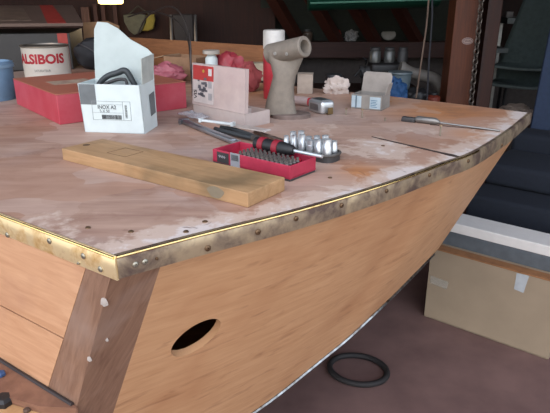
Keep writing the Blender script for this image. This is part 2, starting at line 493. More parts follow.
for x, y in ((88, 228), (131, 232), (186, 232), (205, 222), (383, 146), (330, 178)):
    p = at(x, y, z=DZ); MB().lathe([(0, .0003), (.004, .0003), (.0035, .0016), (.0015, .0018), (0, .0008)], 12, Matrix.Translation(p)).build('deck_screw', m_scr2, boat, True)
# filler blobs on the corner post
for x, y, r in ((103, 300, .006), (84, 357, .004), (106, 340, .003)):
    d, z = ray_face(x, y); p = face(d, z); MB().blob(p+OUT*.0005, (r*.8, r*.25, r*1.1), .5, 3, 2).build('filler_blob', M('white_filler', 'b5a89e', .8), boat, True)
# step bracket on the planked side
zt = to_side(74, 404).z
A = to_side(74, 404); ext = []
m_step = wood('step_wood', '8e6650', '6f4c3b', 'Object', (8, 8, 30), .6)
Lp = [side(.14+.03*i, zt) for i in range(0, 25)]
Lp = [Vector((p.x, p.y, zt)) for p in Lp]
l0 = (A-P0-RAKE*(DZ-zt)).dot(SIDE)
inner = [side(l0-.01+i*.05, zt) for i in range(14)]
outer = []
for i in range(14):
    l = l0-.01+i*.05; w = .06*math.sqrt(max(0, min(1, (i)/4.0)))*1.0+.004
    outer.append(side(l, zt)+nS*w)
MB().prism([p+nS*.001 for p in inner]+outer[::-1], (0, 0, -.012)).build('step_board', m_step, boat)
outer2 = [p+nS*.05+Vector((0, 0, -.013)) for p in outer]
MB().prism([p+nS*.001+Vector((0, 0, -.013)) for p in inner]+outer2[::-1], (0, 0, -.03)).build('step_support', wood('pale_step_wood', 'c79a6c', 'ad8055', 'Object', (8, 8, 30), .6), boat)
for (bx_, by_), sz, mm in (((4, 403), .016, m_black), ((27, 411), .006, M('rusty_bolt', '5a4234', .7)), ((1, 375), .008, M('blue_paint', '34507a', .6))):
    bp_ = at(bx_, by_, z=zt-.0125 if by_ > 380 else zt+.001)
    MB().lathe([(0, 0), (sz, 0), (sz, sz*.5), (sz*.7, sz*.8), (0, sz*.85)], 6, Matrix.Translation(bp_)).build('bolt_head', mm, boat)
tr = [side(l0+.0+i*.05, zt+.001)+nS*.003 for i in range(13)]
MB().tube(tr, .0035, 6).build('joint_line', M('dark_joint', '352a28', .6), boat, True)

# trestle carrying the boat (under the hull)
ts = thing('wooden_trestle', 'rough timber trestle holding up the boat from below', 'trestle', face(.55, .25)+SIDE*.8-Vector((0, 0, .25)))
zb = min(bott)
MB().box(-.25, .25, -.04, .04, zb-.09, zb-.0005, .003).build('top_beam', m_dkwood, ts)
for sx in (-.2, .2): MB().box(sx-.03, sx+.03, -.12, .12, 0, zb-.0905, .003).build('leg', m_dkwood, ts)

# ------------------------------------------------------------------ things on the deck
# red flat box
mid, rz, w = edge_frame((60, 125), (187, 108)); 
d_r = .365; h_r = .075
rb = thing('red_box', 'large flat red cardboard box lying closed on the deck behind the white carton', 'box', base_centre(mid, rz, d_r), rz)
MB().box(-w/2, w/2, -d_r/2, d_r/2, 0, h_r-.0025, .002).build('body', m_redcard, rb)
MB().box(-w/2-.001, w/2+.001, -d_r/2-.001, d_r/2+.001, h_r-.0024, h_r, .001).build('lid', M('red_lid', 'b46c56', .4, 0, .05, 12, .05), rb)
MB().box(-.13, -.02, -.03, .045, h_r, h_r+.0006).build('label', M('worn_paper_label', 'b9a78f', .6, 0, .2, 40, 0, '8d5f52'), rb)
# white screw carton
mid, rz, w = edge_frame((86, 132), (145, 134)); d_w, h_w = .087, .112
wb = thing('screw_carton', 'open white cardboard screw carton with printed label and raised flaps', 'box', base_centre(mid, rz, d_w), rz)
t = .0015
bx = MB(); X0, X1, Y0, Y1 = -w/2, w/2, -d_w/2, d_w/2
bx.box(X0, X1, Y0, Y1, 0, t)
bx.prism([(X0-.002, Y0, 0), (X1, Y0, 0), (X1-.004, Y0, h_w-.001), (X0-.007, Y0, h_w)], (0, t, 0))
bx.prism([(X0-.002, Y1, 0), (X1, Y1, 0), (X1, Y1, h_w), (X0-.006, Y1, h_w)], (0, -t, 0))
bx.prism([(X0-.002, Y0, 0), (X0-.002, Y1, 0), (X0-.006, Y1, h_w), (X0-.007, Y0, h_w)], (t, 0, 0))
bx.prism([(X1, Y0, 0), (X1, Y1, 0), (X1, Y1, h_w+.001), (X1-.004, Y0, h_w-.001)], (-t, 0, 0))
bx.build('body', m_white, wb)
# back flap: tall, rounded and leaning away
fl = [(X0-.004, h_w), (X0-.006, h_w+.06), (X0-.005, h_w+.112), (X0+.003, h_w+.129), (X0+.028, h_w+.127), (X0+.055, h_w+.114), (X0+.085, h_w+.09), (X1-.018, h_w+.07), (X1-.004, h_w+.058), (X1, h_w)]
MB().prism([(x, Y1+(z-h_w)*.22, z) for x, z in fl], (0, t, 0)).build('flap', M('flap_card', 'b7c0bc', .7, 0, .05), wb)
MB().prism([(X1-.001, Y0+.012, h_w-.001), (X1-.001, Y1-.002, h_w), (X1+.004, Y1, h_w+.060), (X1+.002, Y0+.010, h_w+.056)], (-t, 0, 0)).build('flap', m_card_in, wb)
MB().box(X0-.0045, X0+.034, Y0-.0006, Y0-.0001, h_w-.047, h_w-.001).build('tape_patch', m_card_grey, wb)
MB().prism([(X1-.0006, Y0+.047, h_w-.03), (X1-.0006, Y0+.08, h_w-.026), (X1-.0002, Y0+.08, h_w-.077), (X1-.0002, Y0+.049, h_w-.08)], (.001, 0, 0)).build('tape_patch', m_card_grey, wb)
yF = Y0-.0007; rf = (math.pi/2, 0, 0)
lb = MB()
for x0, x1, z0, z1 in ((X0+.022, X1-.03, .03, .0305), (X0+.022, X1-.03, .073, .0735), (X0+.022, X0+.0225, .03, .073), (X1-.03, X1-.0295, .03, .073), (X1-.048, X1-.0475, .03, .073), (X0+.022, X1-.048, .047, .0473), (X0+.036, X1-.048, .066, .0663)):
    lb.box(x0, x1, yF, Y0-.0001, z0, z1)
lb.build('label_frame', M('grey_print', '8f9698', .7, bmp=0), wb)
text('INOX A2', .0125, m_ink, wb, (X0+.058, yF, .0595), rf, 'label_text', .0001, .9)
text('5 X 50', .0095, m_ink, wb, (X0+.052, yF, .0505), rf, 'label_text', .0, .9)
bc = MB(); x = X0+.044
while x < X1-.052: 
    ww = random.choice((.0005, .0009, .0014)); bc.box(x, x+ww, yF, Y0-.0001, .032, .042); x += ww+random.choice((.0006, .001))
z = .036
while z < .066:
    hh = random.choice((.0005, .001)); bc.box(X1-.043, X1-.038, yF, Y0-.0001, z, z+hh); z += hh+.001
bc.build('barcode', m_ink, wb)
# dark tool sticking out of it
p = wb.location
tl = thing('dark_handle_tool', 'dark curved tool handle poking up inside the white screw carton', 'tool', (p.x, p.y, DZ+.0016), rz)
pts = cr([(X0+.012, .018, .03), (X0+.012, .018, .09), (X0+.035, .018, .117), (X0+.065, .02, .128), (X1-.062, .02, .133), (X1-.05, .02, .12), (X1-.03, .02, .07), (X1-.03, .02, .002)], 5)
MB().tube(pts, [.005+.0025*math.sin(math.pi*i/(len(pts)-1)) for i in range(len(pts))], 10).build('grip', M('dark_grey_rubber', '3a3e40', .5), tl, True)
pts = cr([(X0+.02, .012, .03), (X0+.022, .010, .09), (X0+.05, .010, .108), (X0+.08, .012, .114), (X1-.055, .012, .10), (X1-.048, .012, .03)], 5)
MB().tube(pts, .004, 8).build('inner_grip', m_dkgrey, tl, True)

# paint tin
cc = at(49, 79, z=DZ); rc, hc_ = .084, .126
can = thing('paint_tin', 'white round paint tin with red capital lettering behind the red box', 'tin', cc, math.atan2(cc.x, -cc.y)*0+.35)
MB().lathe([(0, 0), (rc-.002, 0), (rc, .002), (rc, hc_-.006), (rc+.001, hc_-.004)], 48).build('body', M('white_tin', 'd3cabd', .35, 0, .03), can, True)
MB().lathe([(rc, hc_-.006), (rc+.0035, hc_-.004), (rc+.0035, hc_), (rc-.002, hc_+.001), (rc-.004, hc_-.004), (rc-.014, hc_-.006), (rc-.016, hc_-.003), (0, hc_-.003)], 48).build('lid', M('dull_tin_lid', '8d8378', .35, .7), can, True)
text('ALSIBOIS', .046, M('red_print', 'b0202c', .5, bmp=0), can, (0, 0, .080), (0, 0, -.27), 'lettering', .0019, 1.02, bend=rc+.0008)
text('SATURATEUR', .012, M('grey_print2', '77706a', .5, bmp=0), can, (0, 0, .04), (0, 0, -.2), 'lettering', 0, .8, bend=rc+.0008)

# blue tub
c = at(-4, 99, z=DZ)
tb = thing('blue_tub', 'pale blue round plastic tub at the left edge of the deck', 'tub', c)
MB().lathe([(0, 0), (.058, 0), (.062, .098), (.064, .1), (.064, .112), (.055, .114), (.052, .106), (0, .106)], 36).build('body', M('pale_blue_plastic', '6f8aa3', .5), tb, True)
MB().lathe([(.0645, .096), (.0665, .097), (.0665, .105), (.0645, .106)], 36).build('rim', M('pale_blue_rim', '7f98ad', .5), tb, True)

# big dark carton behind the tin, lid ajar
mid, rz, w = edge_frame((-60, 75), (69, 72)); dq = .42
dc = thing('dark_carton', 'large charcoal carton with a red stripe and its lid ajar behind the paint tin', 'box', base_centre(mid+Vector((0, .09, 0)), rz, dq), rz)
hq = .15
m_char = M('charcoal_card', '3b3836', .6, 0, .05, 20, .05); m_stripe = M('red_stripe', 'a5382e', .55)
MB().box(-w/2, w/2-.01, -dq/2, dq/2, 0, hq, .003).build('body', m_char, dc)
MB().box(w/2-.06, w/2-.02, -dq/2-.001, -dq/2, .0, hq, 0).build('stripe', m_stripe, dc)
lidm = Matrix.Translation((0, -dq/2, hq+.035)) @ Matrix.Rotation(R(7), 4, 'X')
MB().prism([(-w/2-.02, -.04, 0), (w/2+.055, -.04, 0), (w/2-.045, dq+.05, 0), (-w/2-.02, dq+.05, 0)], (0, 0, .012), lidm).build('lid', M('brown_grey_lid', '6b564b', .45, 0, .06, 12, .05), dc)
MB().prism([(w/2-.085, -.04, .0121), (w/2-.01, -.04, .0121), (w/2-.14, dq+.05, .0121), (w/2-.20, dq+.05, .0121)], (0, 0, .001), lidm).build('stripe', m_stripe, dc)
MB().prism([(w/2-.40, .03, .0121), (w/2-.16, .03, .0121), (w/2-.26, dq-.03, .0121), (w/2-.46, dq-.03, .0121)], (0, 0, .001), lidm).build('picture', M('faded_picture', '7c6656', .4, 0, .2, 22, 0, '54443c'), dc)
# stuff to the right of it
q = at(92, 72, z=DZ)+Vector((.0, .10, 0))
bag = thing('black_pouch', 'black soft pouch slumped between the dark carton and the white carton', 'pouch', q)
MB().blob((0, 0, .06), (.10, .06, .07), .25, 1.6, 3, 3, .1, -.06).build('body', M('black_nylon', '262427', .7), bag, True)
hp_ = cr([(-.06, -.05, .11), (-.02, -.085, .10), (.05, -.088, .06), (.10, -.07, .03)], 6)
MB().tube(hp_, .0028, 6).build('strap', M('grey_strap', '4a4646', .5), bag, True)
kc = thing('tan_card_piece', 'small tan cardboard sheet leaning behind the black pouch', 'cardboard', q+Vector((.06, .14, 0)), .1)
MB().prism([(-.16, 0, 0), (.0, 0, 0), (.0, .05, .17), (-.05, .055, .19), (-.16, .055, .185)], (0, .006, 0)).build('sheet', M('tan_card', '8f6a49', .8), kc)

# plywood board and the small brown carton behind the red box
a, b = at(118, 62, z=DZ), at(275, 78, z=DZ)
p_ = thing('plywood_board', 'orange-brown plywood board standing on edge along the back of the deck', 'board', (a+b)/2+Vector((0, .03, 0)), math.atan2(b.y-a.y, b.x-a.x))
L_ = (b-a).length
MB().box(-L_/2, L_/2, 0, .015, 0, .115, .002, mat=Matrix.Rotation(R(-4), 4, 'X')).build('sheet', wood('orange_plywood', 'a06a44', '835436', 'Object', (4, 20, 30), .6), p_)
mid, rz, w = edge_frame((165, 79), (197, 82))
sb = thing('brown_carton', 'small open brown cardboard carton in front of the plywood board', 'box', base_centre(mid, rz, .10), rz)
bx = MB(); h = .085; t = .003
for args in ((-w/2, w/2, -.05, -.05+t, 0, h), (-w/2, w/2, .05-t, .05, 0, h), (-w/2, -w/2+t, -.047, .047, 0, h), (w/2-t, w/2, -.047, .047, 0, h), (-w/2, w/2, -.05, .05, 0, t)): bx.box(*args)
bx.build('body', m_brown, sb)
MB().prism([(-w/2, -.05, h), (-w/2, .045, h), (-w/2-.055, .045, h-.012), (-w/2-.055, -.05, h-.012)], (0, 0, .003)).build('flap', M('flap_kraft', 'a4886b', .8), sb)

# hoops of bent rod
ho = thing('bent_wire_hoop', 'pair of thin dark bent rods arching above the brown carton', 'wire', at(192, 84, z=DZ))
o = ho.location
def hoop(pixels, Y0, Y1):
    n = len(pixels); return cr([at(x, y, Y=Y0+(Y1-Y0)*i/(n-1))-o for i, (x, y) in enumerate(pixels)], 8)
MB().tube([Vector((.0, 0, .0))]+hoop([(191, 70), (190, 40), (183, 17), (172, 7), (160, 9), (146, 18), (138, 34)], o.y, o.y+.25), .0028, 6).build('rod', M('dark_rod', '4b4340', .35, .6), ho, True)
MB().tube([Vector((.003, .006, 0))]+hoop([(191, 72), (188, 40), (177, 21), (160, 13), (145, 12), (128, 17)], o.y, o.y+.3), .0028, 6).build('rod', M('dark_rod', '4b4340'), ho, True)

# red bags and cream bits behind the clear case
def crumple(name, label, cat, c, r, mat, seed, fold=.15, amp=.25):
    t_ = tag(MB().blob((0, 0, r[2]*.8), r, amp, 1.8, 4, seed, fold, -r[2]*.8).build(name, mat, None, True), label, cat); t_.location = c; return t_
m_rag = M('dusty_red_cloth', '9c4545', .85, 0, .15, 30, .4); m_pink = M('pink_film', 'b0606a', .5, 0, .12, 30, .4)
crumple('red_rag', 'dusty dark red rag bunched up right of the clear case', 'rag', at(248, 92, z=DZ)+Vector((0, .02, 0)), (.042, .035, .052), m_rag, 2)
crumple('pink_bag', 'pink plastic bag crumpled on the deck between red box and clear case', 'bag', at(170, 88, z=DZ)+Vector((-.03, .10, 0)), (.07, .05, .04), m_pink, 4)
crumple('red_sleeve', 'red crumpled sleeve of plastic standing behind the top of the clear case', 'bag', at(228, 84, z=DZ)+Vector((0, .04, 0)), (.06, .04, .058), M('red_film', 'a83a44', .45, 0, .12, 30, .4), 6)
wc = thing('white_bottle', 'white plastic bottle with a flat cap poking up behind the clear case', 'bottle', at(217, 82, z=DZ)+Vector((-.012, -.05, 0)))
MB().lathe([(0, 0), (.02, 0), (.022, .004), (.022, .09), (.012, .105)], 20).build('body', m_white, wc, True); MB().lathe([(.012, .105), (.03, .106), (.03, .118), (0, .119)], 20).build('cap', M('off_white', 'bdb4a8', .5), wc, True)
cb = tag(MB().box(-.05, .05, -.03, .03, 0, .065, .004).build('cream_box', M('cream_card', 'b3a289', .7), None), 'cream coloured small carton between the red rag and the red spray can', 'box')
cb.location = at(255, 84, z=DZ)+Vector((.02, .1, 0)); cb.rotation_euler.z = .2

# clear plastic case
a, b = at(194, 117, z=DZ), at(245, 128.5, z=DZ); d = b-a; rz = math.atan2(d.y, d.x); w = d.length; dd = .085
case = thing('clear_case', 'clear plastic assortment case standing open with a red and white label on its lid', 'case', base_centre((a+b)/2, rz, dd), rz)
m_clear = clear('frosted_clear_plastic', 'd9c9c2', .5); m_clear2 = clear('clear_lid_plastic', 'd6c2bc', .62)
bx = MB(); h = .034; t = .0018
for args in ((-w/2, w/2, -dd/2, -dd/2+t, 0, h), (-w/2, w/2, dd/2-t, dd/2, 0, h), (-w/2, -w/2+t, -dd/2+t, dd/2-t, 0, h), (w/2-t, w/2, -dd/2+t, dd/2-t, 0, h), (-w/2, w/2, -dd/2, dd/2, 0, t)): bx.box(*args)
for k in (-.17, .17): bx.box(w*k-.0008, w*k+.0008, -dd/2+t, dd/2-t, t, h-.003)
bx.build('tray', m_clear, case)
hl = .105
lm = Matrix.Translation((0, -dd/2-.001, h)) @ Matrix.Rotation(R(-3), 4, 'X')
bx = MB().box(-w/2-.002, w/2, 0, .0018, .001, hl, mat=lm)
for args in ((-w/2-.002, -w/2, .0018, .012, .001, hl), (w/2-.002, w/2, .0018, .012, .001, hl), (-w/2, w/2-.002, .0018, .012, hl-.002, hl)): bx.box(*args, mat=lm)
bx.build('lid', m_clear2, case)
lab = empty('label', (0, 0, 0)); lab.parent = case
lw = .41*w; lx = -w/2+.003
MB().box(lx, lx+lw, -.0009, -.0002, .008, hl-.003, mat=lm).build('paper', M('label_paper', 'd0c4c0', .6), lab)
MB().box(lx, lx+lw, -.0014, -.00095, hl-.040, hl-.004, mat=lm).build('red_band', M('label_red', 'bb3f3d', .6), lab)
for z0, k in ((.078, 1), (.048, 1), (.018, 1)): MB().box(lx+lw*.76, lx+lw*.92, -.0019, -.00145, z0, z0+.017*k, mat=lm).build('print_block', M('label_white', 'd6cfcb', .6) if z0 > .07 else M('label_pale_grey', 'a9a5a6', .6), lab)
bx = MB()
for k in range(26):
    cx = lx+lw*(.28+random.random()*.38); cz = .022+random.random()*.05; s_ = .003+random.random()*.003
    bx.box(cx-s_, cx+s_, -.002, -.00145, cz-s_*.5, cz+s_*.5, mat=lm)
bx.build('picture', M('label_grey', '6c6a70', .5), lab)
MB().cyl(lm@Vector((lx+lw*.52, -.0015, .088)), lm@Vector((lx+lw*.52, -.0021, .088)), .004, n=14).build('yellow_dot', M('label_yellow', 'c9a04a', .6), lab)
o = text('VIS', .018, m_dkgrey, lab, lm@Vector((lx+lw*.13, -.0021, .028)), (math.pi/2-R(3), R(-90), 0), 'label_text', .0003)
MB().box(-w/2-.0042, -w/2-.0021, -.001, .0125, .02, hl-.004, mat=lm).build('dark_spine', m_dkgrey, case)

# aluminium bracket
bl = at(291, 117, z=DZ)
br = thing('metal_bracket', 'grey cast metal bracket with a hollow tube head standing on an oval foot', 'bracket', bl)
m_cast = M('cast_aluminium', '8d8276', .6, .25, .1, 60, .3)
MB().lathe([(0, 0), (1, 0), (1, .008), (.93, .011), (0, .011)], 40, Matrix.Rotation(R(8), 4, 'Z') @ Matrix.Diagonal((.052, .040, 1, 1))).build('foot', M('cast_foot', '84726a', .65, .3, .15, 50, .3), br, True)
YB = bl.y
rings = []
for y, x0, x1 in ((117, 264, 297), (110, 264.5, 296), (100, 266.5, 294.5), (88, 270, 294), (76, 273, 296), (66, 271, 300), (59, 268.5, 303), (52, 267.5, 304)):
    L0, R0 = at(x0, y, Y=YB)-bl, at(x1, y, Y=YB)-bl; c = (L0+R0)/2; hw = (R0-L0).length/2; c.y = 0
    if y == 117: c.z = .009
    rings.append([c+Vector((math.copysign(abs(math.cos(q))**.7, math.cos(q))*hw, math.sin(q)*(.021 if y > 60 else .017), 0)) for q in [2*math.pi*k/24 for k in range(24)]])
MB().loft(rings).build('web', m_cast, br, True)
pL = at(270.5, 54, Y=YB+.025)-bl; pR = at(305, 46.5, Y=YB-.055)-bl; ax = (pR-pL).normalized()
q = ax.to_track_quat('Z', 'Y').to_matrix().to_4x4(); q.translation = pL; lt = (pR-pL).length; ro = .0255
MB().lathe([(ro-.010, 0), (ro, 0), (ro, lt-.002), (ro-.002, lt), (ro-.009, lt), (ro-.010, lt-.002), (ro-.010, .0)], 32, q).build('tube_head', m_cast, br, True)
MB().lathe([(0, lt-.03), (ro-.0105, lt-.03), (ro-.0105, lt-.026), (0, lt-.026)], 24, q).build('bore_shade', m_black, br)  # black disc added inside the open tube, standing in for its inner shade
for x, y in ((272, 54.5), (291.5, 50)):
    p = at(x, y, Y=YB-.03)-bl; f_ = (Vector((0, 0, EYE))-bl-p).normalized()
    p = p
    k = (p-pL).dot(ax); c = pL+ax*k; rad = (p-c).normalized(); c = c+rad*(ro-.001)
    MB().cyl(c, c+rad*.003, .0042, n=12).build('bolt', M('bright_bolt', 'd4d2cc', .3, .6), br)
# spray can
c = at(274, 98, z=DZ); 
sp = thing('spray_can', 'tall red spray can with a white cap behind the metal bracket', 'can', c)
MB().lathe([(0, 0), (.031, 0), (.033, .003), (.033, .135), (.03, .15)], 32).build('body', M('red_can', 'b8323c', .4), sp, True)
MB().lathe([(.031, .148), (.033, .15), (.0325, .2), (.030, .203), (0, .203)], 32).build('cap', M('white_cap', 'd2ccc4', .4), sp, True)
# white tube with red cap, lying
a, b = at(287, 99, z=DZ+.013), at(318, 103, z=DZ+.013)
tu = thing('white_tube', 'white tube with a red cap lying on the deck right of the metal bracket', 'tube', Vector((a.x, a.y, DZ)))
dv = (b-a); dv.z = 0
MB().cyl((0, 0, .013), Vector((0, 0, .013))+dv*.72, .013, n=20).build('body', M('white_tube_plastic', 'c3aaa2', .45), tu, True)
MB().cyl(Vector((0, 0, .013))+dv*.72, Vector((0, 0, .0125))+dv*1.0, .0122, .0105, n=20).build('cap', M('tube_cap_red', 'b8323c', .4), tu, True)
# small white box behind
cb = thing('small_white_carton', 'small off-white carton standing behind the white tube', 'box', at(306, 96, z=DZ)+Vector((0, .06, 0)), -.1)
MB().box(-.025, .025, -.02, .02, 0, .06, .0015).build('body', M('offwhite_carton', 'b5a596', .7), cb); MB().box(-.0255, .0255, -.0205, .0205, .0605, .064, .001).build('lid', M('offwhite_carton_lid', 'ac9c8c', .7), cb)
# tape measure
a, b = at(309, 110, z=DZ), at(331, 118, z=DZ)
tm = thing('tape_measure', 'chrome tape measure lying beside the foot of the metal bracket', 'tape measure', (a+b)/2+Vector((0.005, .022, 0)), math.atan2((b-a).y, (b-a).x)+.1)
MB().box(-.034, .034, -.022, .022, .0005, .036, .009, 4).build('case', m_steel, tm, True)
MB().box(-.02, .02, -.0235, -.0222, .009, .026, .0005).build('side_plate', M('brushed_plate', 'a9adb0', .35, .9), tm)
MB().box(-.024, .024, -.014, .014, .0362, .0372, .0004).build('top_plate', M('brushed_plate', 'a9adb0'), tm)
MB().box(.0345, .044, -.008, .008, .002, .004).box(.043, .0445, -.008, .008, .002, .02).build('hook', M('brass_hook', '8a7350', .4, .8), tm)
# crumpled tissue, black cap
crumple('crumpled_tissue', 'crumpled white paper tissue on the far edge of the deck', 'tissue', at(338, 95, z=DZ)+Vector((0, .03, 0)), (.038, .026, .03), M('white_tissue', 'c9bab0', .9, 0, .05, 30, .3), 14, .16, .45)
bkn = thing('black_stopper', 'black round stopper sitting behind the crumpled tissue', 'stopper', at(339, 93, z=DZ)+Vector((-.01, .085, 0)))
MB().lathe([(0, 0), (.025, 0), (.028, .008), (.030, .04), (.026, .05), (0, .053)], 24).build('body', m_black, bkn, True); MB().lathe([(.0285, .015), (.031, .017), (.031, .023), (.0285, .025)], 24).build('ring', m_dkgrey, bkn, True)
# small open carton at the back
mid, rz, w = edge_frame((351, 108), (381, 111)); dd, h = .07, .040
sc_ = thing('small_open_carton', 'small open cardboard carton with pale blue print near the far deck edge', 'box', base_centre(mid, rz, dd), rz)
bx = MB(); t = .0015
for args in ((-w/2, w/2, -dd/2, -dd/2+t, 0, h), (-w/2, w/2, dd/2-t, dd/2, 0, h), (-w/2, -w/2+t, -dd/2+t, dd/2-t, 0, h), (w/2-t, w/2, -dd/2+t, dd/2-t, 0, h), (-w/2, w/2, -dd/2, dd/2, 0, t)): bx.box(*args)
bx.build('body', M('carton_grey', '8f8982', .75), sc_)
fp = [(-w/2+.002, 0), (w/2-.002, 0), (w/2-.001, .045), (w/2-.007, .054), (-w/2+.008, .054), (-w/2+.002, .047)]
MB().prism([(x, dd/2-.0005+z*.25, h+z) for x, z in fp], (0, t, 0)).build('flap', M('carton_flap', '9a9189', .8), sc_)
MB().prism([(w/2-.0005, -.01, h), (w/2-.0005, .028, h), (w/2+.006, .028, h+.03), (w/2+.006, -.004, h+.03)], (t, 0, 0)).build('flap', M('carton_flap', '9a9189'), sc_)
for x0, x1, mm in ((-w/2+.001, -w/2+.012, 'b8c9d3'), (-w/2+.017, -w/2+.03, 'b8c9d3'), (w/2-.034, w/2-.003, 'b8c9d3')):
    MB().box(x0, x1, -dd/2-.0006, -dd/2-.0001, .004, h-.004).build('print_block', M('pale_blue_print', 'b4c4cc', .6), sc_)
MB().box(-w/2+.0135, -w/2+.0155, -dd/2-.0006, -dd/2-.0001, .002, h-.002).build('print_line', M('blue_print', '3f7391', .6), sc_)
for k in range(5): MB().box(w/2-.031, w/2-.012-.004*(k % 2), -dd/2-.0011, -dd/2-.0007, .008+.0045*k, .0095+.0045*k).build('print_line', M('blue_print', '3f7391'), sc_)

# plank
a, b, c = at(63, 160, z=DZ), at(248, 208, z=DZ), at(278, 195, z=DZ)
d = b-a; rz = math.atan2(d.y, d.x); w = d.length; dd = .098; h = .0235
pk = tag(MB().box(-w/2, w/2, -dd/2, dd/2, 0, h, .0015).build('wood_plank', wood('plank_pine', 'b8926a', '9b7752', 'Object', (3, 22, 22), .6, '6d5a40', 9)), 'short thick length of sawn timber lying across the deck', 'plank')
pk.location = base_centre((a+b)/2, rz, dd); pk.rotation_euler.z = rz
lnm = M('pencil_mark', '6b4f35', .8)
mk = MB()
for x0, x1, y0, y1 in ((-.13, -.129, -.02, .025), (-.13, -.08, .024, .025), (-.08, -.079, -.02, .025), (-.13, -.08, -.02, -.019)): mk.box(x0, x1, y0, y1, h, h+.0003)
mk.build('pencil_marks', lnm, pk)
MB().cyl((-.21, -.005, h), (-.21, -.005, h+.0004), .007, n=14).build('knot', M('dark_knot', '5e4630', .8), pk)
ws = [(w*.36+.017*math.cos(q)*(1+.15*math.sin(3*q)), -dd/2-.0003, h*.52+.0095*math.sin(q)) for q in [2*math.pi*k/16 for k in range(16)]]
MB().prism(ws, (0, .0006, 0)).build('grey_stain', M('grey_stain', '857863', .8), pk)

# red bit box
a, b = at(213, 163, z=DZ), at(290, 182, z=DZ); d = b-a; rz = math.atan2(d.y, d.x); w = d.length; dd = .076; h = .028
bt = thing('bit_set_box', 'open red plastic box of screwdriver bits beside the plank', 'tool box', base_centre((a+b)/2, rz, dd), rz)
MB().box(-w/2, w/2, -dd/2, dd/2, 0, .004, .0015).build('base_plate', m_dkgrey, bt)
bx = MB(); t = .003
bx.box(-w/2, w/2, -dd/2, dd/2, .0042, .007)
bx.box(-w/2, w/2, -dd/2, -dd/2+t, .0042, h, .001).box(-w/2, w/2, dd/2-t, dd/2, .0042, h, .001).box(-w/2, -w/2+t, -dd/2+t, dd/2-t, .0042, h, .001).box(w/2-t, w/2, -dd/2+t, dd/2-t, .0042, h, .001)
bx.build('tray', M('red_tray', 'b5304a', .5), bt)
m_bit = M('bit_steel', '7d746f', .4, .7)
bits = []
for iy in range(4):
    for ix in range(11):
        x = -w/2+.062+ix*.0108; y = -dd/2+.010+iy*.0105
        bb = MB().lathe([(0, .007), (.0042, .007), (.0042, .025), (.003, .027), (.0026, .032), (0, .033)], 6, Matrix.Translation((x, y, 0))).build('bit', m_bit, bt)
for ix in range(3): MB().box(-w/2+.07+ix*.035, -w/2+.088+ix*.035, .018, .033, .0072, .022, .003).build('holder', M('red_holder', 'c0263c', .5), bt)
MB().box(-w/2+.012, -w/2+.042, -dd/2-.0008, -dd/2-.0001, .005, .025).build('sticker', m_dkgrey, bt)
zz = MB()
pts = [(-w/2+.017+i*.0014, -dd/2-.0012, .017+.0028*math.sin(i*2.1)) for i in range(13)]
zz.tube(pts, .0005, 5); zz.build('sticker_script', M('script_white', 'c9c4c4', .6), bt)
MB().box(-w/2+.047, -w/2+.070, -dd/2-.001, -dd/2-.0001, .003, .029).build('sticker', M('silver_sticker', 'c3cbd0', .3, .5), bt)
bx = MB()
for k in range(9): bx.box(-w/2+.050+k*.002, -w/2+.0508+k*.002, -dd/2-.0015, -dd/2-.00105, .015, .026)
bx.build('barcode', m_dkgrey, bt)
# ratchet screwdriver resting on the box
z0 = DZ+.04
m_red2 = M('dark_red_grip', '8f1f2f', .55)
sd = thing('ratchet_screwdriver', 'black and red screwdriver handle lying across the bit box', 'screwdriver', bt.location+Vector((0, 0, .0225)), rz)
sx = lambda x: (x, .021, .0145)
MB().tube([sx(-.035), sx(-.033), sx(-.02), sx(0), sx(.03), sx(.05), sx(.056)], [.008, .0125, .0135, .012, .0125, .010, .007], 14).build('handle', m_black, sd, True)
for x in (-.022, .012): MB().tube([sx(x), sx(x+.012)], .0142, 14).build('grip_band', m_red2, sd, True)
MB().tube([sx(.0565), sx(.118)], .0035, 8).build('shaft', m_steel, sd, True)
# socket tray
tc_ = at(309, 156, z=DZ)
st = thing('socket_tray', 'dark grey tray of chrome sockets tucked behind the bit box', 'socket tray', tc_, rz)
tl_, tw = .13, .05
poly = []
for cx, cy, a0 in ((tl_/2-.018, tw/2-.018, 0), (-tl_/2+.018, tw/2-.018, 90), (-tl_/2+.018, -tw/2+.018, 180), (tl_/2-.018, -tw/2+.018, 270)):
    for k in range(6): q = R(a0+k*18); poly.append((cx+.018*math.cos(q), cy+.018*math.sin(q), 0))
MB().prism(poly, (0, 0, .014)).build('tray', m_dkgrey, st, False)
rs = MB(); ring1 = [Vector(p)+Vector((0, 0, .0142)) for p in poly]; rs.tube(ring1, .003, 6, True); rs.build('rim', M('grey_rim', '57534f', .5), st, True)
k = 0
for iy, y in enumerate((-.011, .012)):
    for ix in range(6):
        x = -tl_/2+.016+ix*.0198; r = .0058+.0007*ix if iy == 0 else .0075; hh = .022+.004*((ix+iy) % 3)
        s_ = thing('chrome_socket', 'chrome socket standing in the dark grey tray', 'socket', tc_+Matrix.Rotation(rz, 3, 'Z')@Vector((x, y, .0143)), 0, 'chrome sockets in the tray')
        MB().lathe([(r*.6, .003), (r, 0), (r, hh*.55), (r*.88, hh*.6), (r*.88, hh), (r*.55, hh), (r*.5, hh*.6), (0, hh*.55)], 18).build('shell', m_steel, s_, True)
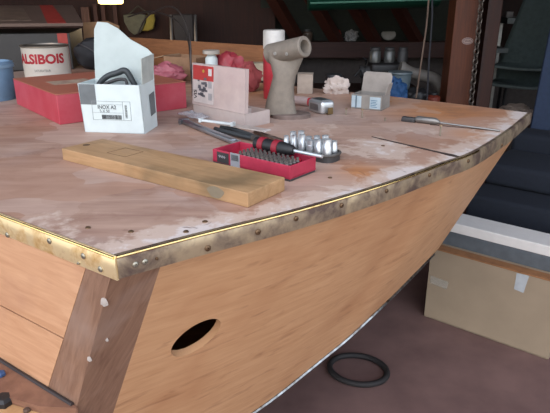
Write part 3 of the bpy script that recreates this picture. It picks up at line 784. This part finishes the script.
# pliers, spanner, bag and clips behind
def lay(a, b, zz=DZ): A_, B_ = at(*a, z=zz), at(*b, z=zz); return A_, B_
A_, B_ = lay((214, 132), (262, 147))
pl = thing('dark_pliers', 'dark handled pliers lying just behind the bit box', 'pliers', A_+Vector((.012, .012, 0)), math.atan2((B_-A_).y, (B_-A_).x)); lp = (B_-A_).length
MB().tube([(0, .004, .008), (.03, .012, .009), (lp*.6, .008, .009), (lp*.75, .003, .009)], [.005, .006, .0055, .004], 8).build('handle', M('dark_grip', '35383a', .5), pl, True)
MB().tube([(0, -.012, .007), (.03, -.016, .008), (lp*.6, -.008, .008), (lp*.75, -.002, .008)], [.005, .006, .0055, .004], 8).build('handle', M('dark_grip', '35383a'), pl, True)
MB().prism([(lp*.72, -.007, .003), (lp*.84, -.009, .003), (lp*1.05, -.002, .003), (lp*1.05, .003, .003), (lp*.84, .01, .003), (lp*.72, .008, .003)], (0, 0, .01)).build('jaw', m_dull, pl)
A_, B_ = lay((182, 123), (238, 146))
sl = thing('silver_spanner', 'silver combination spanner lying left of the bit box', 'spanner', A_, math.atan2((B_-A_).y, (B_-A_).x)); lp = (B_-A_).length
MB().box(.018, lp-.016, -.0085, .0085, .002, .012, .003).build('shank', M('satin_steel', 'aeb2b8', .35, .9), sl, True)
q = []
for k in range(15): an = R(60+k*240/14); q.append((.012+.014*math.cos(an), .014*math.sin(an), .001))
q += [(.014, -.006, .001), (.006, 0, .001), (.014, .006, .001)]
MB().prism(q, (0, 0, .011)).build('open_jaw', M('satin_steel', 'aeb2b8'), sl)
MB().lathe([(.0065, 0), (.0115, 0), (.0115, .009), (.0065, .009), (.0065, 0)], 20, Matrix.Translation((lp-.01, 0, .001))).build('ring_end', M('satin_steel', 'aeb2b8'), sl, True)
# clear bag
A_, B_ = lay((184, 118), (204, 124))
pb = thing('clear_plastic_bag', 'crinkled clear plastic bag flattened on the deck beside the spanner', 'bag', (A_+B_)/2+Vector((0, .012, .002)), math.atan2((B_-A_).y, (B_-A_).x))
rows = []
for i in range(15):
    r = []
    for j in range(25):
        x = -.05+.10*j/24; y = -.022+.044*i/14
        e = min(1, min(i, 14-i)/3)*min(1, min(j, 24-j)/3)
        r.append((x*(1+.04*math.sin(i)), y*(1+.15*math.sin(j*.5)), .0105+.012*e*abs(mnoise.noise(Vector((x*40, y*60, 1))))+.002*e))
    rows.append(r)
MB().grid(rows).build('film', clear('crinkled_film', 'c6cad2', .3, .12), pb, True, .0008)
A_, B_ = lay((214, 132), (275, 137))
ps = thing('flat_plastic_strip', 'flat translucent plastic packet lying in front of the clear case', 'packet', (A_+B_)/2, math.atan2((B_-A_).y, (B_-A_).x)-.28)
MB().box(-.075, .06, -.012, .014, .0158, .0185, .001).build('sleeve', clear('dull_film', 'bfb3aa', .7, .3), ps); MB().box(.0605, .068, -.011, .013, .0155, .0188, .001).build('end_seal', clear('dull_film2', 'd0c6bf', .8, .3), ps)
A_, B_ = at(201, 121, z=DZ+.024), at(233, 125, z=DZ+.024)
wcp = thing('white_clip', 'small white metal clip bar lying in front of the clear case', 'clip', ((A_+B_)/2), math.atan2((B_-A_).y, (B_-A_).x)); lp = (B_-A_).length
wcp.location.z = DZ+.0235
MB().box(-lp/2, lp/2, -.004, .004, 0, .005, .001).build('bar', M('bright_white_metal', 'dfe6e6', .3, .3), wcp)
for s_ in (-1, 1): MB().box(s_*lp/2-.003, s_*lp/2+.003, -.0065, .0065, -.002, .0075, .001).build('end_tab', M('bright_white_metal', 'dfe6e6'), wcp)
# extension bar (copper tinted)
A_, B_ = lay((255, 134), (304, 150))
eb = thing('extension_bar', 'long thin steel extension bar lying behind the screwdriver handle', 'bar', A_, math.atan2((B_-A_).y, (B_-A_).x)); lp = (B_-A_).length
MB().tube([(0, 0, .005), (lp-.02, 0, .005)], .0045, 10).build('rod', M('warm_steel', 'b5a095', .3, .9), eb, True); MB().tube([(lp-.0195, 0, .0065), (lp, 0, .0065)], .0065, 10).build('drive_end', m_steel, eb, True)

# long-shank tool at the back
A_, B_ = at(402, 121, z=DZ), at(500, 132, z=DZ)
ra_ = thing('long_shank_tool', 'slim hand tool with a grey handle and long shank near the far deck corner', 'hand tool', A_, math.atan2((B_-A_).y, (B_-A_).x)); lp = (B_-A_).length
MB().box(0, .035, -.008, .008, .0005, .012, .002).build('head', m_dkgrey, ra_, True)
MB().tube([(.0355, 0, .008), (.04, 0, .009), (.085, 0, .009), (.095, 0, .007)], [.006, .0085, .008, .004], 10).build('handle', M('grey_handle', '8c8884', .4, .6), ra_, True)
MB().tube([(.0955, 0, .006), (lp, 0, .003)], .0022, 6).build('shank', m_dull, ra_, True)
# loose screws standing on the deck
for x, y, h, lab in ((346, 115, .018, 'small screw standing on the deck just right of the tape measure'), (362, 118, .024, 'small screw standing on the deck in front of the small open carton'), (440, 136, .026, 'tall pale screw standing in the deck between the long tool and the dark seam'), (385, 121, .008, 'short stub of a screw standing left of the long slim tool')):
    s_ = thing('deck_stud', lab, 'screw', at(x, y, z=DZ), 0, 'loose screws standing on the deck')
    MB().lathe([(0, 0), (.0018, 0), (.0018, h*.85)], 10).build('shank', m_scr, s_, True); MB().lathe([(.0018, h*.85), (.004, h*.88), (.004, h), (0, h*1.02)], 12).build('head', M('brass_head', 'b09a80', .35, .8), s_, True)

# ------------------------------------------------------------------ floor level, right
def ground(o): return o
floor_m = M('red_brown_concrete', '7d605a', .8, 0, .14, 5, .25, '634a46')
struct(MB().box(-4, 4, -2.5, 6, -.05, 0).build('floor', floor_m))
# cardboard box on the floor
A_, B_ = at(424, 316, z=0), at(548, 360, z=0); d = B_-A_; rz = math.atan2(d.y, d.x); w = d.length; dd, h = .30, .32
kb = thing('cardboard_box', 'big brown cardboard box with clear tape on the floor right of the boat', 'box', base_centre((A_+B_)/2, rz, dd), rz)
bx = MB(); t = .005
for args in ((-w/2, w/2, -dd/2, -dd/2+t, 0, h), (-w/2, w/2, dd/2-t, dd/2, 0, h), (-w/2, -w/2+t, -dd/2+t, dd/2-t, 0, h), (w/2-t, w/2, -dd/2+t, dd/2-t, 0, h), (-w/2, w/2, -dd/2, dd/2, 0, t)): bx.box(*args)
bx.build('body', m_kraft, kb)
MB().box(-w/2, w/2, -dd/2+.0005, -dd/2+.052, h+.0002, h+.006, .001).build('front_flap', M('orange_brown_card', '9a6a44', .75, 0, .15, 25, .1), kb)
MB().box(-w/2, w/2, -dd/2+.053, dd/2, h+.0002, h+.006, .001).build('back_flap', m_kraft, kb)
m_tape = clear('clear_packing_tape', 'd5dbe0', .5, .12)
MB().prism([(w*.18, -dd/2-.0004, h-.002), (w*.18+.045, -dd/2-.0004, h+.001), (w*.18+.035, -dd/2-.0004, h-.075), (w*.18+.0, -dd/2-.0004, h-.07)], (0, -.0008, 0)).build('tape', m_tape, kb)
MB().prism([(-w/2+.01, -dd/2-.0004, h-.12), (-w/2+.09, -dd/2-.0004, h-.125), (-w/2+.085, -dd/2-.0004, h-.16), (-w/2+.012, -dd/2-.0004, h-.155)], (0, -.0008, 0)).build('tape', clear('dull_packing_tape', 'c9c2b4', .35, .2), kb)
# grey slab with white top lying on the box
ux = Vector((math.cos(rz), math.sin(rz), 0)); uy = Vector((-math.sin(rz), math.cos(rz), 0))
gs = thing('grey_flat_case', 'long flat grey case with a white top lying on the cardboard box', 'case', kb.location+uy*(.01)+Vector((0, 0, h+.006)), rz)
MB().box(-w/2+.02, w/2+.35, -dd/2+.055, -dd/2+.185, 0, .060, .003).build('body', M('slate_grey_plastic', '5d6369', .5), gs)
MB().box(-w/2+.02, w/2+.35, -dd/2+.055, -dd/2+.185, .0602, .102, .004).build('lid', M('white_lid_plastic', 'e2deda', .5, 0, .03), gs)
# navy sofa
nv = thing('navy_sofa', 'dark navy fabric sofa standing behind the cardboard box', 'sofa', kb.location+uy*.55+ux*.35, rz)
nx0, nx1 = -.60, .75
MB().box(nx0, nx1, -.36, .36, .02, .47, .02, 3).build('base', m_navy, nv, True)
for x0, x1, zt_ in ((nx0+.005, -.22, .575), (-.215, nx1-.01, .55)): MB().box(x0, x1, -.18, .16, .471, zt_, .025, 4).build('seat_cushion', M('navy_cushion', '191f2b', .9, 0, .12, 60, .3), nv, True)
for sx in (nx0+.08, nx1-.08):
    for sy in (-.3, .3): MB().cyl((sx, sy, 0), (sx, sy, .0199), .02, n=12).build('foot', m_black, nv)
MB().box(nx0+.005, nx1-.01, .17, .35, .472, .655, .03, 4).build('backrest', m_navy, nv, True)
# upright blue panel
bp = thing('blue_board', 'tall dark blue padded board standing upright at the right edge', 'board', min((nv.location+uy*.375+ux*(k*.01) for k in range(-60, 60)), key=lambda p: abs(px(Vector((p.x, p.y, .98)))[0]-535)), rz)
bp.location.z = 0
MB().box(-.0, .9, .0, .09, 0, 1.75, .015, 3, mat=Matrix.Rotation(R(2), 4, 'Y')).build('panel', M('blue_fabric', '28344c', .85, 0, .1, 50, .2), bp, True)
MB().box(.01, .89, -.004, -.001, .03, 1.70, .001, mat=Matrix.Rotation(R(2), 4, 'Y')).build('cover', M('blue_cover', '2b3952', .8, 0, .1, 50, .2), bp)
# hose ring on the floor
hr = at(358, 372, z=0)
ring = []
for k in range(40):
    q = 2*math.pi*k/40; ring.append((.105*math.cos(q), .085*math.sin(q), .012))
ho2 = tag(MB().tube(ring, .011, 10, True).build('rubber_ring', M('black_rubber', '231f1f', .7), None, True), 'black rubber ring lying on the concrete floor under the boat', 'ring'); ho2.location = hr; ho2.rotation_euler.z = -.3

# ------------------------------------------------------------------ background
def pbox(name, x0, x1, y0, y1, Y, depth, mat, parent=None, bev=.003):
    """upright board seen between two heights at distance Y"""
    a, b = at(x0, y0, Y=Y), at(x1, y1, Y=Y)
    return MB().box(min(a.x, b.x), max(a.x, b.x), Y, Y+depth, min(a.z, b.z), max(a.z, b.z), bev).build(name, mat, parent)
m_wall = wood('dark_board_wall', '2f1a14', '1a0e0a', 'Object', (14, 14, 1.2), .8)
OPEN = 1.0            # the shed is open in front of this line: the boat's near end stands in its mouth
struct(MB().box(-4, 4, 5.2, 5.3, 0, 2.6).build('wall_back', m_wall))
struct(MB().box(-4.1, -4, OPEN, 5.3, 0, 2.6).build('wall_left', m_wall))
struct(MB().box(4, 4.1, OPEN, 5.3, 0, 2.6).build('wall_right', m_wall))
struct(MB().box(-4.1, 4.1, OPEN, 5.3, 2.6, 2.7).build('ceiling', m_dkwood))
struct(MB().box(-30, 30, -40, -2.5, -.06, -.01).build('ground', M('pale_yard', 'a8a49c', .9, 0, .1, 2)))
# planked partition on the left and a sloping roof over the right
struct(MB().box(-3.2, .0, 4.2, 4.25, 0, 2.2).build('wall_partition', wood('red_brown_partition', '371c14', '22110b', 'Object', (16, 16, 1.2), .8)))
# sloping roof panel with rafters and the wall plate
slope = MB(); pA, pB = at(262, 46, Y=4.45), at(474, 46, Y=4.45); up = Vector((0, -.9, 1.0))
slope.prism([pA, pB, pB+up, pA+up], (0, .05, .05)); struct(slope.build('wall_slope', M('grey_green_board', '33362f', .9)))
n_ = 0
for (x0, y0, x1, y1) in ((316, 6, 338, 43), (354, 6, 376, 43), (397, 6, 418, 43), (278, 6, 300, 43)):
    a, b = at(x0, y0, Y=4.05), at(x1, y1, Y=4.36); ax_ = (b-a).normalized(); a = a-ax_*.5
    q = ax_.to_track_quat('Z', 'Y').to_matrix().to_4x4(); q.translation = a; n_ += 1
    struct(MB().box(-.04, .04, -.03, .03, 0, (b-a).length, .003, mat=q).build('trim_%d' % n_, wood('rafter_wood%d' % n_, '4a241a', '33170f')))
n_ += 1; struct(pbox('trim_%d' % n_, 272, 470, 42, 58, 4.28, .16, wood('plate_wood', '40211a', '2a140f')))
struct(MB().box(.1, 2.2, 4.46, 4.5, 0, at(300, 57, Y=4.46).z).build('wall_low', M('grey_plaster', '4a4340', .9)))
n_ += 1; zsh = at(300, 42, Y=4.3).z
# things on the wall plate
ZP = max(v.co.z for v in bpy.data.objects['trim_5'].data.vertices)
def onplate(x): p = at(x, 40, Y=4.36); p.z = ZP; return p
jr = thing('small_jar', 'small pale jar on the beam, leftmost of the things there', 'jar', onplate(307)); MB().lathe([(0, 0), (.035, 0), (.04, .01), (.04, .06), (.03, .07)], 16).build('body', M('jar_brown', '5a4a40', .4), jr, True); MB().lathe([(.03, .07), (.034, .071), (.034, .085), (0, .085)], 16).build('lid', m_dkgrey, jr, True)
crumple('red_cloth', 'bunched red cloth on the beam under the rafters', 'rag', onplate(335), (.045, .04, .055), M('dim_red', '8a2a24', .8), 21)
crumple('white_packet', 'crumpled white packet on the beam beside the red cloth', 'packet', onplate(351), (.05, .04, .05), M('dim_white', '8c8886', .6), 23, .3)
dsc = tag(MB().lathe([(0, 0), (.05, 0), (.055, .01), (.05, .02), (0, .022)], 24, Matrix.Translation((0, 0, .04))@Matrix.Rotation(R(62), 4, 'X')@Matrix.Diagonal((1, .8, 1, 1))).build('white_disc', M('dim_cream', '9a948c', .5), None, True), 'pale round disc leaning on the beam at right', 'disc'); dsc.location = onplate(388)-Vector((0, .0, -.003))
# green tarpaulin-covered hull hanging at the top
gk = thing('green_canoe', 'dark green canoe hull with a paler stripe hung under the roof', 'canoe', at(378, 0, Y=3.2)); o = gk.location
gx0, gx1 = at(310, 12, Y=3.2)-o, at(446, 8, Y=3.2)-o
rings = []
for k in range(13):
    s_ = k/12; c = gx0.lerp(gx1, s_)+Vector((0, .2, .0)); tp = .75+.25*math.sin(math.pi*s_)
    rings.append([c+Vector((0, .22*tp*math.cos(q), max(-.0, 0)+.16+.16*math.sin(q)*(1 if math.sin(q) < 0 else .5))) for q in [2*math.pi*i/20 for i in range(20)]])
MB().loft(rings).build('hull', M('dark_green', '0f4434', .5), gk, True)
for gx in (gx0, gx1): c_ = gx.lerp((gx0+gx1)/2, .15)+Vector((0, .2, .2)); MB().cyl(c_, (c_.x, c_.y, 2.599-gk.location.z), .006, n=8).build('hanging_strap', m_black, gk)
MB().tube([gx0+Vector((0, -.015, .045)), gx0.lerp(gx1, .5)+Vector((0, -.03, .045)), gx1+Vector((0, -.015, .045))], .005, 6).build('stripe', M('pale_green', '4f7a68', .5), gk, True)

# long workbench behind the boat
zb_ = .74
wbn = thing('workbench', 'dark wooden workbench in the shade behind the boat', 'workbench', (.75, 3.3, 0))
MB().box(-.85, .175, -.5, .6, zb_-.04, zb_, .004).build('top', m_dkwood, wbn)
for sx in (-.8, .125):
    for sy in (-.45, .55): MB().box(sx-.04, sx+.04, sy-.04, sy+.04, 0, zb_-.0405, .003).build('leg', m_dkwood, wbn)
def onb(x, Y): p = at(x, 90, Y=Y); p.z = zb_; return p
def zb_at(y, Y): return at(300, y, Y=Y).z-zb_
# silver jars on a dark machine
mc = thing('dark_machine', 'black bench machine at the back of the workbench', 'machine', onb(384, 3.5))
hm = zb_at(62, 3.5)
MB().box(-.13, .13, -.09, .09, 0, hm*.55, .012, 3).build('base', m_black, mc, True); MB().box(-.10, .12, -.07, .07, hm*.551, hm, .02, 3).build('body', M('dark_casting', '221f1f', .5), mc, True); MB().cyl((-.16, -.03, hm*.7), (-.101, -.03, hm*.7), .035, n=20).build('wheel', m_dkgrey, mc, True)
for x, r, lab in ((373, .036, 'dull silver jar on the dark machine, leftmost of three'), (387, .034, 'grey glass jar on the dark machine, middle of three'), (400, .03, 'dark jar on the dark machine, rightmost of three')):
    p = onb(x, 3.5); p.z += hm
    j = thing('storage_jar', lab, 'jar', p, 0, 'jars on the dark machine')
    MB().lathe([(0, 0), (r, 0), (r, .06), (r*.8, .07)], 20).build('body', M('jar_grey', '5c5b58', .25, .3) if x < 395 else m_dkgrey, j, True); MB().lathe([(r*.8, .07), (r*.85, .071), (r*.85, .085), (0, .086)], 20).build('lid', m_dkgrey, j, True)
p = onb(363, 3.25); bfx = thing('black_clamp', 'black spindly clamp standing on the workbench behind the tissue', 'clamp', p)
MB().box(-.04, .04, -.03, .03, 0, .05, .005).build('base', m_black, bfx); MB().tube([(0, 0, .05), (.0, 0, .12), (-.02, 0, .17), (-.05, 0, .13)], .008, 8).build('arm', m_black, bfx, True); MB().tube([(.0, 0, .12), (.01, 0, .22), (-.01, 0, .235)], .005, 6).build('lever', m_black, bfx, True)
crumple('blue_bag', 'bright blue bag crumpled beside the small open carton', 'bag', onb(393, 3.0), (.07, .05, .085), M('blue_sack', '1f4a78', .7), 31, .2)
rc_ = thing('clear_round_tub', 'pale round plastic tub tipped up above the blue bag', 'tub', onb(399, 3.2)+Vector((0, 0, 0)))
MB().lathe([(0, 0), (.05, 0), (.062, .15), (.065, .152), (.06, .153), (.05, .01), (0, .01)], 28).build('body', M('grey_blue_tub', '5d6a70', .35), rc_, True); MB().lathe([(.066, .153), (.068, .156), (.066, .163), (0, .165)], 28).build('lid', M('tub_lid', '6a767b', .35), rc_, True)
# pale curved duct
Yd = 3.35; o = onb(425, Yd); du = thing('pale_curved_duct', 'pale grey bent duct pipe lying on the workbench left of the post', 'pipe', o)
pts = cr([at(x, y, Y=Yd)-o for x, y in ((402, 68), (412, 73), (425, 76), (436, 80), (444, 92), (446, 100))], 6)
MB().tube(pts, [.034]*len(pts), 14).build('pipe', M('pale_duct', '6e6862', .6), du, True)
MB().tube([pts[0]-Vector((.012, 0, 0)), pts[0]+Vector((.01, 0, -.004))], .04, 16).build('collar', M('pale_duct2', '7a746e', .6), du, True)
crumple('black_boot', 'black leather boot lying on the workbench under the curved duct', 'boot', onb(417, 3.1), (.07, .05, .05), m_black, 41, .05)
ot = thing('red_canister', 'small dull red canister on the workbench next to the post', 'canister', onb(434, 3.05)); MB().lathe([(0, 0), (.035, 0), (.037, .005), (.037, .05), (.02, .06)], 18).build('body', M('dull_red', '6a2a1c', .5), ot, True); MB().lathe([(.02, .06), (.022, .062), (.022, .072), (0, .073)], 14).build('cap', m_black, ot, True)
# cords hanging
def cord(name, lab, pix, Y, r, mat):
    pts = [at(x, y, Y=Y) for x, y in pix]; pts = cr([Vector((pts[0].x, pts[0].y, 2.599))]+pts, 6); z0 = pts[-1]
    o = MB().tube([p-z0 for p in pts], r, 6).build(name, mat, None, True); o.location = z0; return tag(o, lab, 'rope')
cord('thin_rope', 'thin pale rope hanging down left of the post', ((432, -40), (427, 20), (423, 50), (416, 98)), 2.75, .004, M('pale_cord', '6f5a4c', .7))
cord('thin_rope', 'thin black rope hanging between the pale rope and the post', ((435, -40), (432, 20), (429, 60), (427, 100)), 2.78, .004, M('dark_cord', '2a2a30', .7))

# post, chain and badge
Yp = 3.1
a, b = at(456.5, 0, Y=Yp), at(482, 0, Y=Yp)
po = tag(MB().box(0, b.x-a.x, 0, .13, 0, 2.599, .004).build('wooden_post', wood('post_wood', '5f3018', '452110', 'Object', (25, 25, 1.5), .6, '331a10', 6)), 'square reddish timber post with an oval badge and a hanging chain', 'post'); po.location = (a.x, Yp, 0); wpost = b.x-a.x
p = at(467.5, 41, Y=Yp)-Vector((a.x, Yp, 0))
ov = lambda k: Matrix.Translation(p)@Matrix.Rotation(R(90), 4, 'X')@Matrix.Diagonal((k, k, 1, 1))
MB().lathe([(0, 0.0005), (1, .0005), (1, .0025), (0, .0025)], 28, Matrix.Translation(p)@Matrix.Rotation(R(90), 4, 'X')@Matrix.Diagonal((.030, .018, 1, 1))).build('badge', M('pale_badge', '9a8078', .5), po)
el = [p+Vector((.025*math.cos(2*math.pi*k/28), -.003, .0135*math.sin(2*math.pi*k/28))) for k in range(28)]
MB().tube(el, .0012, 5, True).build('badge_ring', M('badge_ink', '4a2a24', .6), po); 
MB().tube([p+Vector((-.017+.0026*i, -.003, .004*math.sin(i*2.0))) for i in range(14)], .0011, 5).build('badge_script', M('badge_ink', '4a2a24'), po)
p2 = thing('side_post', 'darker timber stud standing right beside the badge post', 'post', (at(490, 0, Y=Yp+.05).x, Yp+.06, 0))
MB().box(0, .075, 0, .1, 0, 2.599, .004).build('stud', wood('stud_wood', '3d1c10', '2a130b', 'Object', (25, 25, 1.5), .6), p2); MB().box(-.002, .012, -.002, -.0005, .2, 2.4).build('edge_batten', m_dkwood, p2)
# chain: one link, repeated
ch = thing('steel_chain', 'dark steel chain hanging in front of the post', 'chain', (0, 0, 0))
ctop, cbot = at(484, -25, Y=Yp-.04), at(470.5, 108, Y=Yp-.04)
ch.location = (cbot.x, cbot.y, cbot.z)
nl = 26; LK = None; step = (ctop-cbot)/nl; llen = step.length*1.28
lk = [(.013*math.cos(q), 0, llen*.5*math.sin(q)) for q in [2*math.pi*k/16 for k in range(16)]]
l0_ = MB().tube(lk, .0042, 6, True).build('link', M('dark_chain', '6a6058', .45, .7), ch, True)
for k in range(nl):
    l = l0_ if k == 0 else l0_.copy()
    if k: COL.objects.link(l); l.parent = ch
    l.location = step*(k+.5); l.rotation_euler = (0, 0, R(15 if k % 2 else 105))
MB().cyl(ctop-cbot, ctop-cbot+Vector((0, .0385, 0)), .005, n=8).build('hook', M('dark_chain', '4a4038'), ch)
# right-hand shelves and stacked chairs
Ys = 4.5
sh = thing('grey_shelf', 'grey metal shelf board high up right of the posts', 'shelf', at(528, 24, Y=Ys)); o = sh.location
a, b = at(507, 24, Y=Ys)-o, at(575, 14, Y=Ys)-o
MB().box(a.x, b.x, 0, .25, 0, .045, .003).build('board', M('dim_grey_metal', '5a5d5c', .45, .5), sh); 
for x in (a.x+.03, b.x-.05): MB().box(x-.015, x+.015, .19, .22, -o.z, -.0005, .002).build('upright', m_dull, sh)
zs = o.z+.045
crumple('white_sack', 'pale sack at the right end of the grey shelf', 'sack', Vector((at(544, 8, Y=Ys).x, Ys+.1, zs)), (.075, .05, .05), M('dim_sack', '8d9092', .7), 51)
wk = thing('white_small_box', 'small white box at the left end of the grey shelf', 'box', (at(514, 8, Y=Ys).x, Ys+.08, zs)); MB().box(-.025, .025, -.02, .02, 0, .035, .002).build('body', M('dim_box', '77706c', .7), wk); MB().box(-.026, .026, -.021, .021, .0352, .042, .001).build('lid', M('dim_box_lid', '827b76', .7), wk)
s2 = thing('small_bracket_shelf', 'small grey shelf end beside the dark stud', 'shelf', at(499, 53, Y=3.9)); o = s2.location; w_ = .06
MB().box(-w_, w_, 0, .2, 0, .03, .002).build('board', M('dim_grey_metal', '5a5d5c'), s2); MB().box(-w_, -w_+.02, .15, .17, -o.z, -.0005).box(w_-.02, w_, .15, .17, -o.z, -.0005).build('upright', m_dull, s2)
m_ch = M('dark_teal_fabric', '465150', .85, 0, .12, 40, .2)
def chair(x, ylip, Y, label):
    p = at(x, ylip, Y=Y); c = thing('stacking_chair', label, 'chair', (p.x, p.y, 0), R(-42), 'stacked grey chairs')
    z = p.z
    rows = []
    for k in range(17):
        s_ = k/16
        if s_ < .5: y = -.02+s_*2*.36; zz = z-.01+.0*s_+.02*math.cos(s_*2*math.pi)
        else: y = .34+(s_-.5)*2*.16; zz = z+.005+(s_-.5)*2*.44
        if s_ > .42 and s_ < .58: y -= .015
        hw = .20-.05*max(0, s_-.5)*2
        hw *= 1.25; rows.append([(hw*(j/8-1), y+.03*(abs(j/8-1)**2)*(-1 if s_ > .5 else 0), zz+.02*abs(j/8-1)**2*(1 if s_ < .5 else 0)) for j in range(17)])
    MB().grid(rows).build('shell', m_ch, c, True, .012)
    MB().tube([(-.24, -.025, z+.03), (-.12, -.03, z+.012), (0, -.03, z+.008), (.12, -.03, z+.012), (.24, -.025, z+.03)], .009, 8).build('front_edge', M('pale_edge', '5d6766', .6), c, True)
    return c, z
c1, z1 = chair(518, 70, 3.65, 'upper dark grey chair of the stack behind the far corner of the boat')
c2, z2 = chair(514, 88, 3.65, 'lower dark grey chair of the stack behind the far corner of the boat')
for c_, z_, e in ((c2, z2, 0), (c1, z1, .045)):
    for sx in (-1, 1):
        for sy in (-1, 1): MB().cyl((sx*(.21+e), .18+sy*(.19+e), 0), (sx*(.17+e), .18+sy*.15, z_-.02), .011, n=10).build('leg', m_black, c_)
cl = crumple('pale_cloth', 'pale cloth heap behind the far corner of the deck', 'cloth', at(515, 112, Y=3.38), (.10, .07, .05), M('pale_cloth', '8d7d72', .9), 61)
st2 = thing('wooden_stool', 'plain wooden stool under the pale cloth heap', 'stool', (cl.location.x, cl.location.y, 0))
cl.location.z = .6
MB().box(-.09, .09, -.09, .09, .57, .599, .004).build('seat', m_dkwood, st2)
for sx in (-.07, .07):
    for sy in (-.07, .07): MB().box(sx-.018, sx+.018, sy-.018, sy+.018, 0, .5698).build('leg', m_dkwood, st2)

# left background
Yl = 4.15
lp_ = thing('pendant_lamp', 'lit warm yellow lamp hanging at the top of the picture', 'lamp', at(111, 4, Y=3.6)); 
MB().lathe([(0, 0), (.062, 0), (.072, .006), (.074, .026), (.0, .027)], 28).build('diffuser', glow('lamp_glow', 'ffd98a', 6), lp_)
MB().lathe([(0, .0275), (.08, .0275), (.05, .09), (.015, .11), (0, .11)], 28).build('shade', m_dkgrey, lp_, True); MB().cyl((0, 0, .11), (0, 0, 2.599-lp_.location.z), .004, n=8).build('cable', m_black, lp_)
hb = thing('hanging_bag', 'grey and yellow cloth bag hanging on the brown board wall', 'bag', at(139, 34, Y=Yl)); o = hb.location
pb_ = lambda pix, Y: [at(x, y, Y=Y)-o for x, y in pix]
def pouch(pix, mat, name, seed, th=.06):
    P_ = pb_(pix, Yl-.03); c = sum(P_, Vector())/len(P_)
    rings = []
    for k, (f, yy) in enumerate(((.75, 0), (.97, .008), (1, .02), (1, .035), (.95, .045))): rings.append([c+(p-c)*f+Vector((0, yy-.01, 0)) for p in P_])
    MB().loft(rings).build(name, mat, hb, True)
pouch(((123, 15), (131, 14), (141, 14), (146, 15), (145, 22), (143, 28), (140, 33), (134, 35), (129, 31), (124, 22)), M('grey_green_cloth', '5b5848', .85), 'grey_side', 1)
pouch(((146.5, 15), (154, 14), (155, 20), (153, 29), (148, 31), (142, 31), (143.5, 28), (146, 22)), M('yellow_cloth', '8a7a30', .85), 'yellow_side', 2)
MB().tube([at(x, y, Y=Yl-.02)-o for x, y in ((128, 15), (138, 6), (150, 15))], .006, 6).build('strap', M('strap_dark', '3a3428', .8), hb, True)
# folded metal chair frame
fc = thing('folded_frame', 'folded dark chair with light metal tubes leaning on the board wall', 'folding chair', Vector((at(182, 50, Y=4.0).x, 4.0, 0)))
o = fc.location
for x in (171, 195): MB().tube([at(x, 15, Y=4.05)-o, at(x+1, 52, Y=3.97)-o, Vector((at(x+2, 60, Y=3.9).x-o.x, -.1, .012))], .012, 8).build('frame_tube', M('frame_metal', '6a6460', .4, .6), fc, True)
a, b = at(173, 14, Y=4.03)-o, at(194, 48, Y=4.0)-o
MB().box(a.x, b.x, .01, .035, b.z, a.z, .01).build('back_panel', M('dark_panel', '2b2424', .7), fc)
# pale slats on the wall
pr = None
for i, (x, y0, y1) in enumerate(((81, 7, 40), (85, 7, 42), (93, 4, 44), (101, 5, 44), (113, 3, 46))):
    a = at(x, y0, Y=Yl-.03)
    o = tag(MB().box(-.014, .014, 0, .02, 0, a.z, .002).build('wall_batten', wood('batten_wood%d' % i, ('6b4a3a', '6b4a3a', '4a2c22', '4f2f24', '452820')[i], '3a2018', 'Object', (20, 20, 2), .7)), ('narrow pale batten on the board wall just right of the dark carton lid', 'second narrow pale batten on the wall, next to the first', 'dark narrow batten on the wall above the left of the white carton', 'dark narrow batten on the wall above the white carton flap', 'dark narrow batten on the wall under the lit lamp')[i], 'batten', 'battens on the board wall'); o.location = (a.x, Yl, 0)

# ------------------------------------------------------------------ camera, light, view
cam = bpy.data.cameras.new('camera'); co = bpy.data.objects.new('camera', cam); COL.objects.link(co)
cam.sensor_width = 36; cam.lens = 36*F/550; cam.clip_start = .02
co.location = (0, 0, EYE); co.rotation_euler = (math.pi/2-PITCH, 0, 0); sc.camera = co
W = bpy.data.worlds.new('sky'); sc.world = W; W.use_nodes = True; nt = W.node_tree
bg = nt.nodes['Background']
sky = nt.nodes.new('ShaderNodeTexSky'); sky.sky_type = 'NISHITA'; sky.sun_disc = False; sky.sun_elevation = R(40); sky.sun_rotation = R(200)
mx = nt.nodes.new('ShaderNodeMix'); mx.data_type = 'RGBA'; mx.inputs[0].default_value = .65
nt.links.new(sky.outputs[0], mx.inputs[6]); mx.inputs[7].default_value = (3.2, 3.3, 3.5, 1)      # overcast brightens and whitens the sky
nt.links.new(mx.outputs[2], bg.inputs[0]); bg.inputs[1].default_value = .55
ll = bpy.data.lights.new('lamp_light', 'POINT'); ll.energy = 2.5; ll.color = (1, .75, .45); ll.shadow_soft_size = .06
llo = bpy.data.objects.new('lamp_light', ll); COL.objects.link(llo); llo.location = lp_.location+Vector((0, 0, -.12))
sc.cycles.use_denoising = True; sc.cycles.max_bounces = 8; sc.cycles.transparent_max_bounces = 12
sc.view_settings.view_transform = 'Standard'; sc.view_settings.look = 'None'; sc.view_settings.gamma = 1; sc.view_settings.use_curve_mapping = False
sc.view_settings.exposure = 0.1
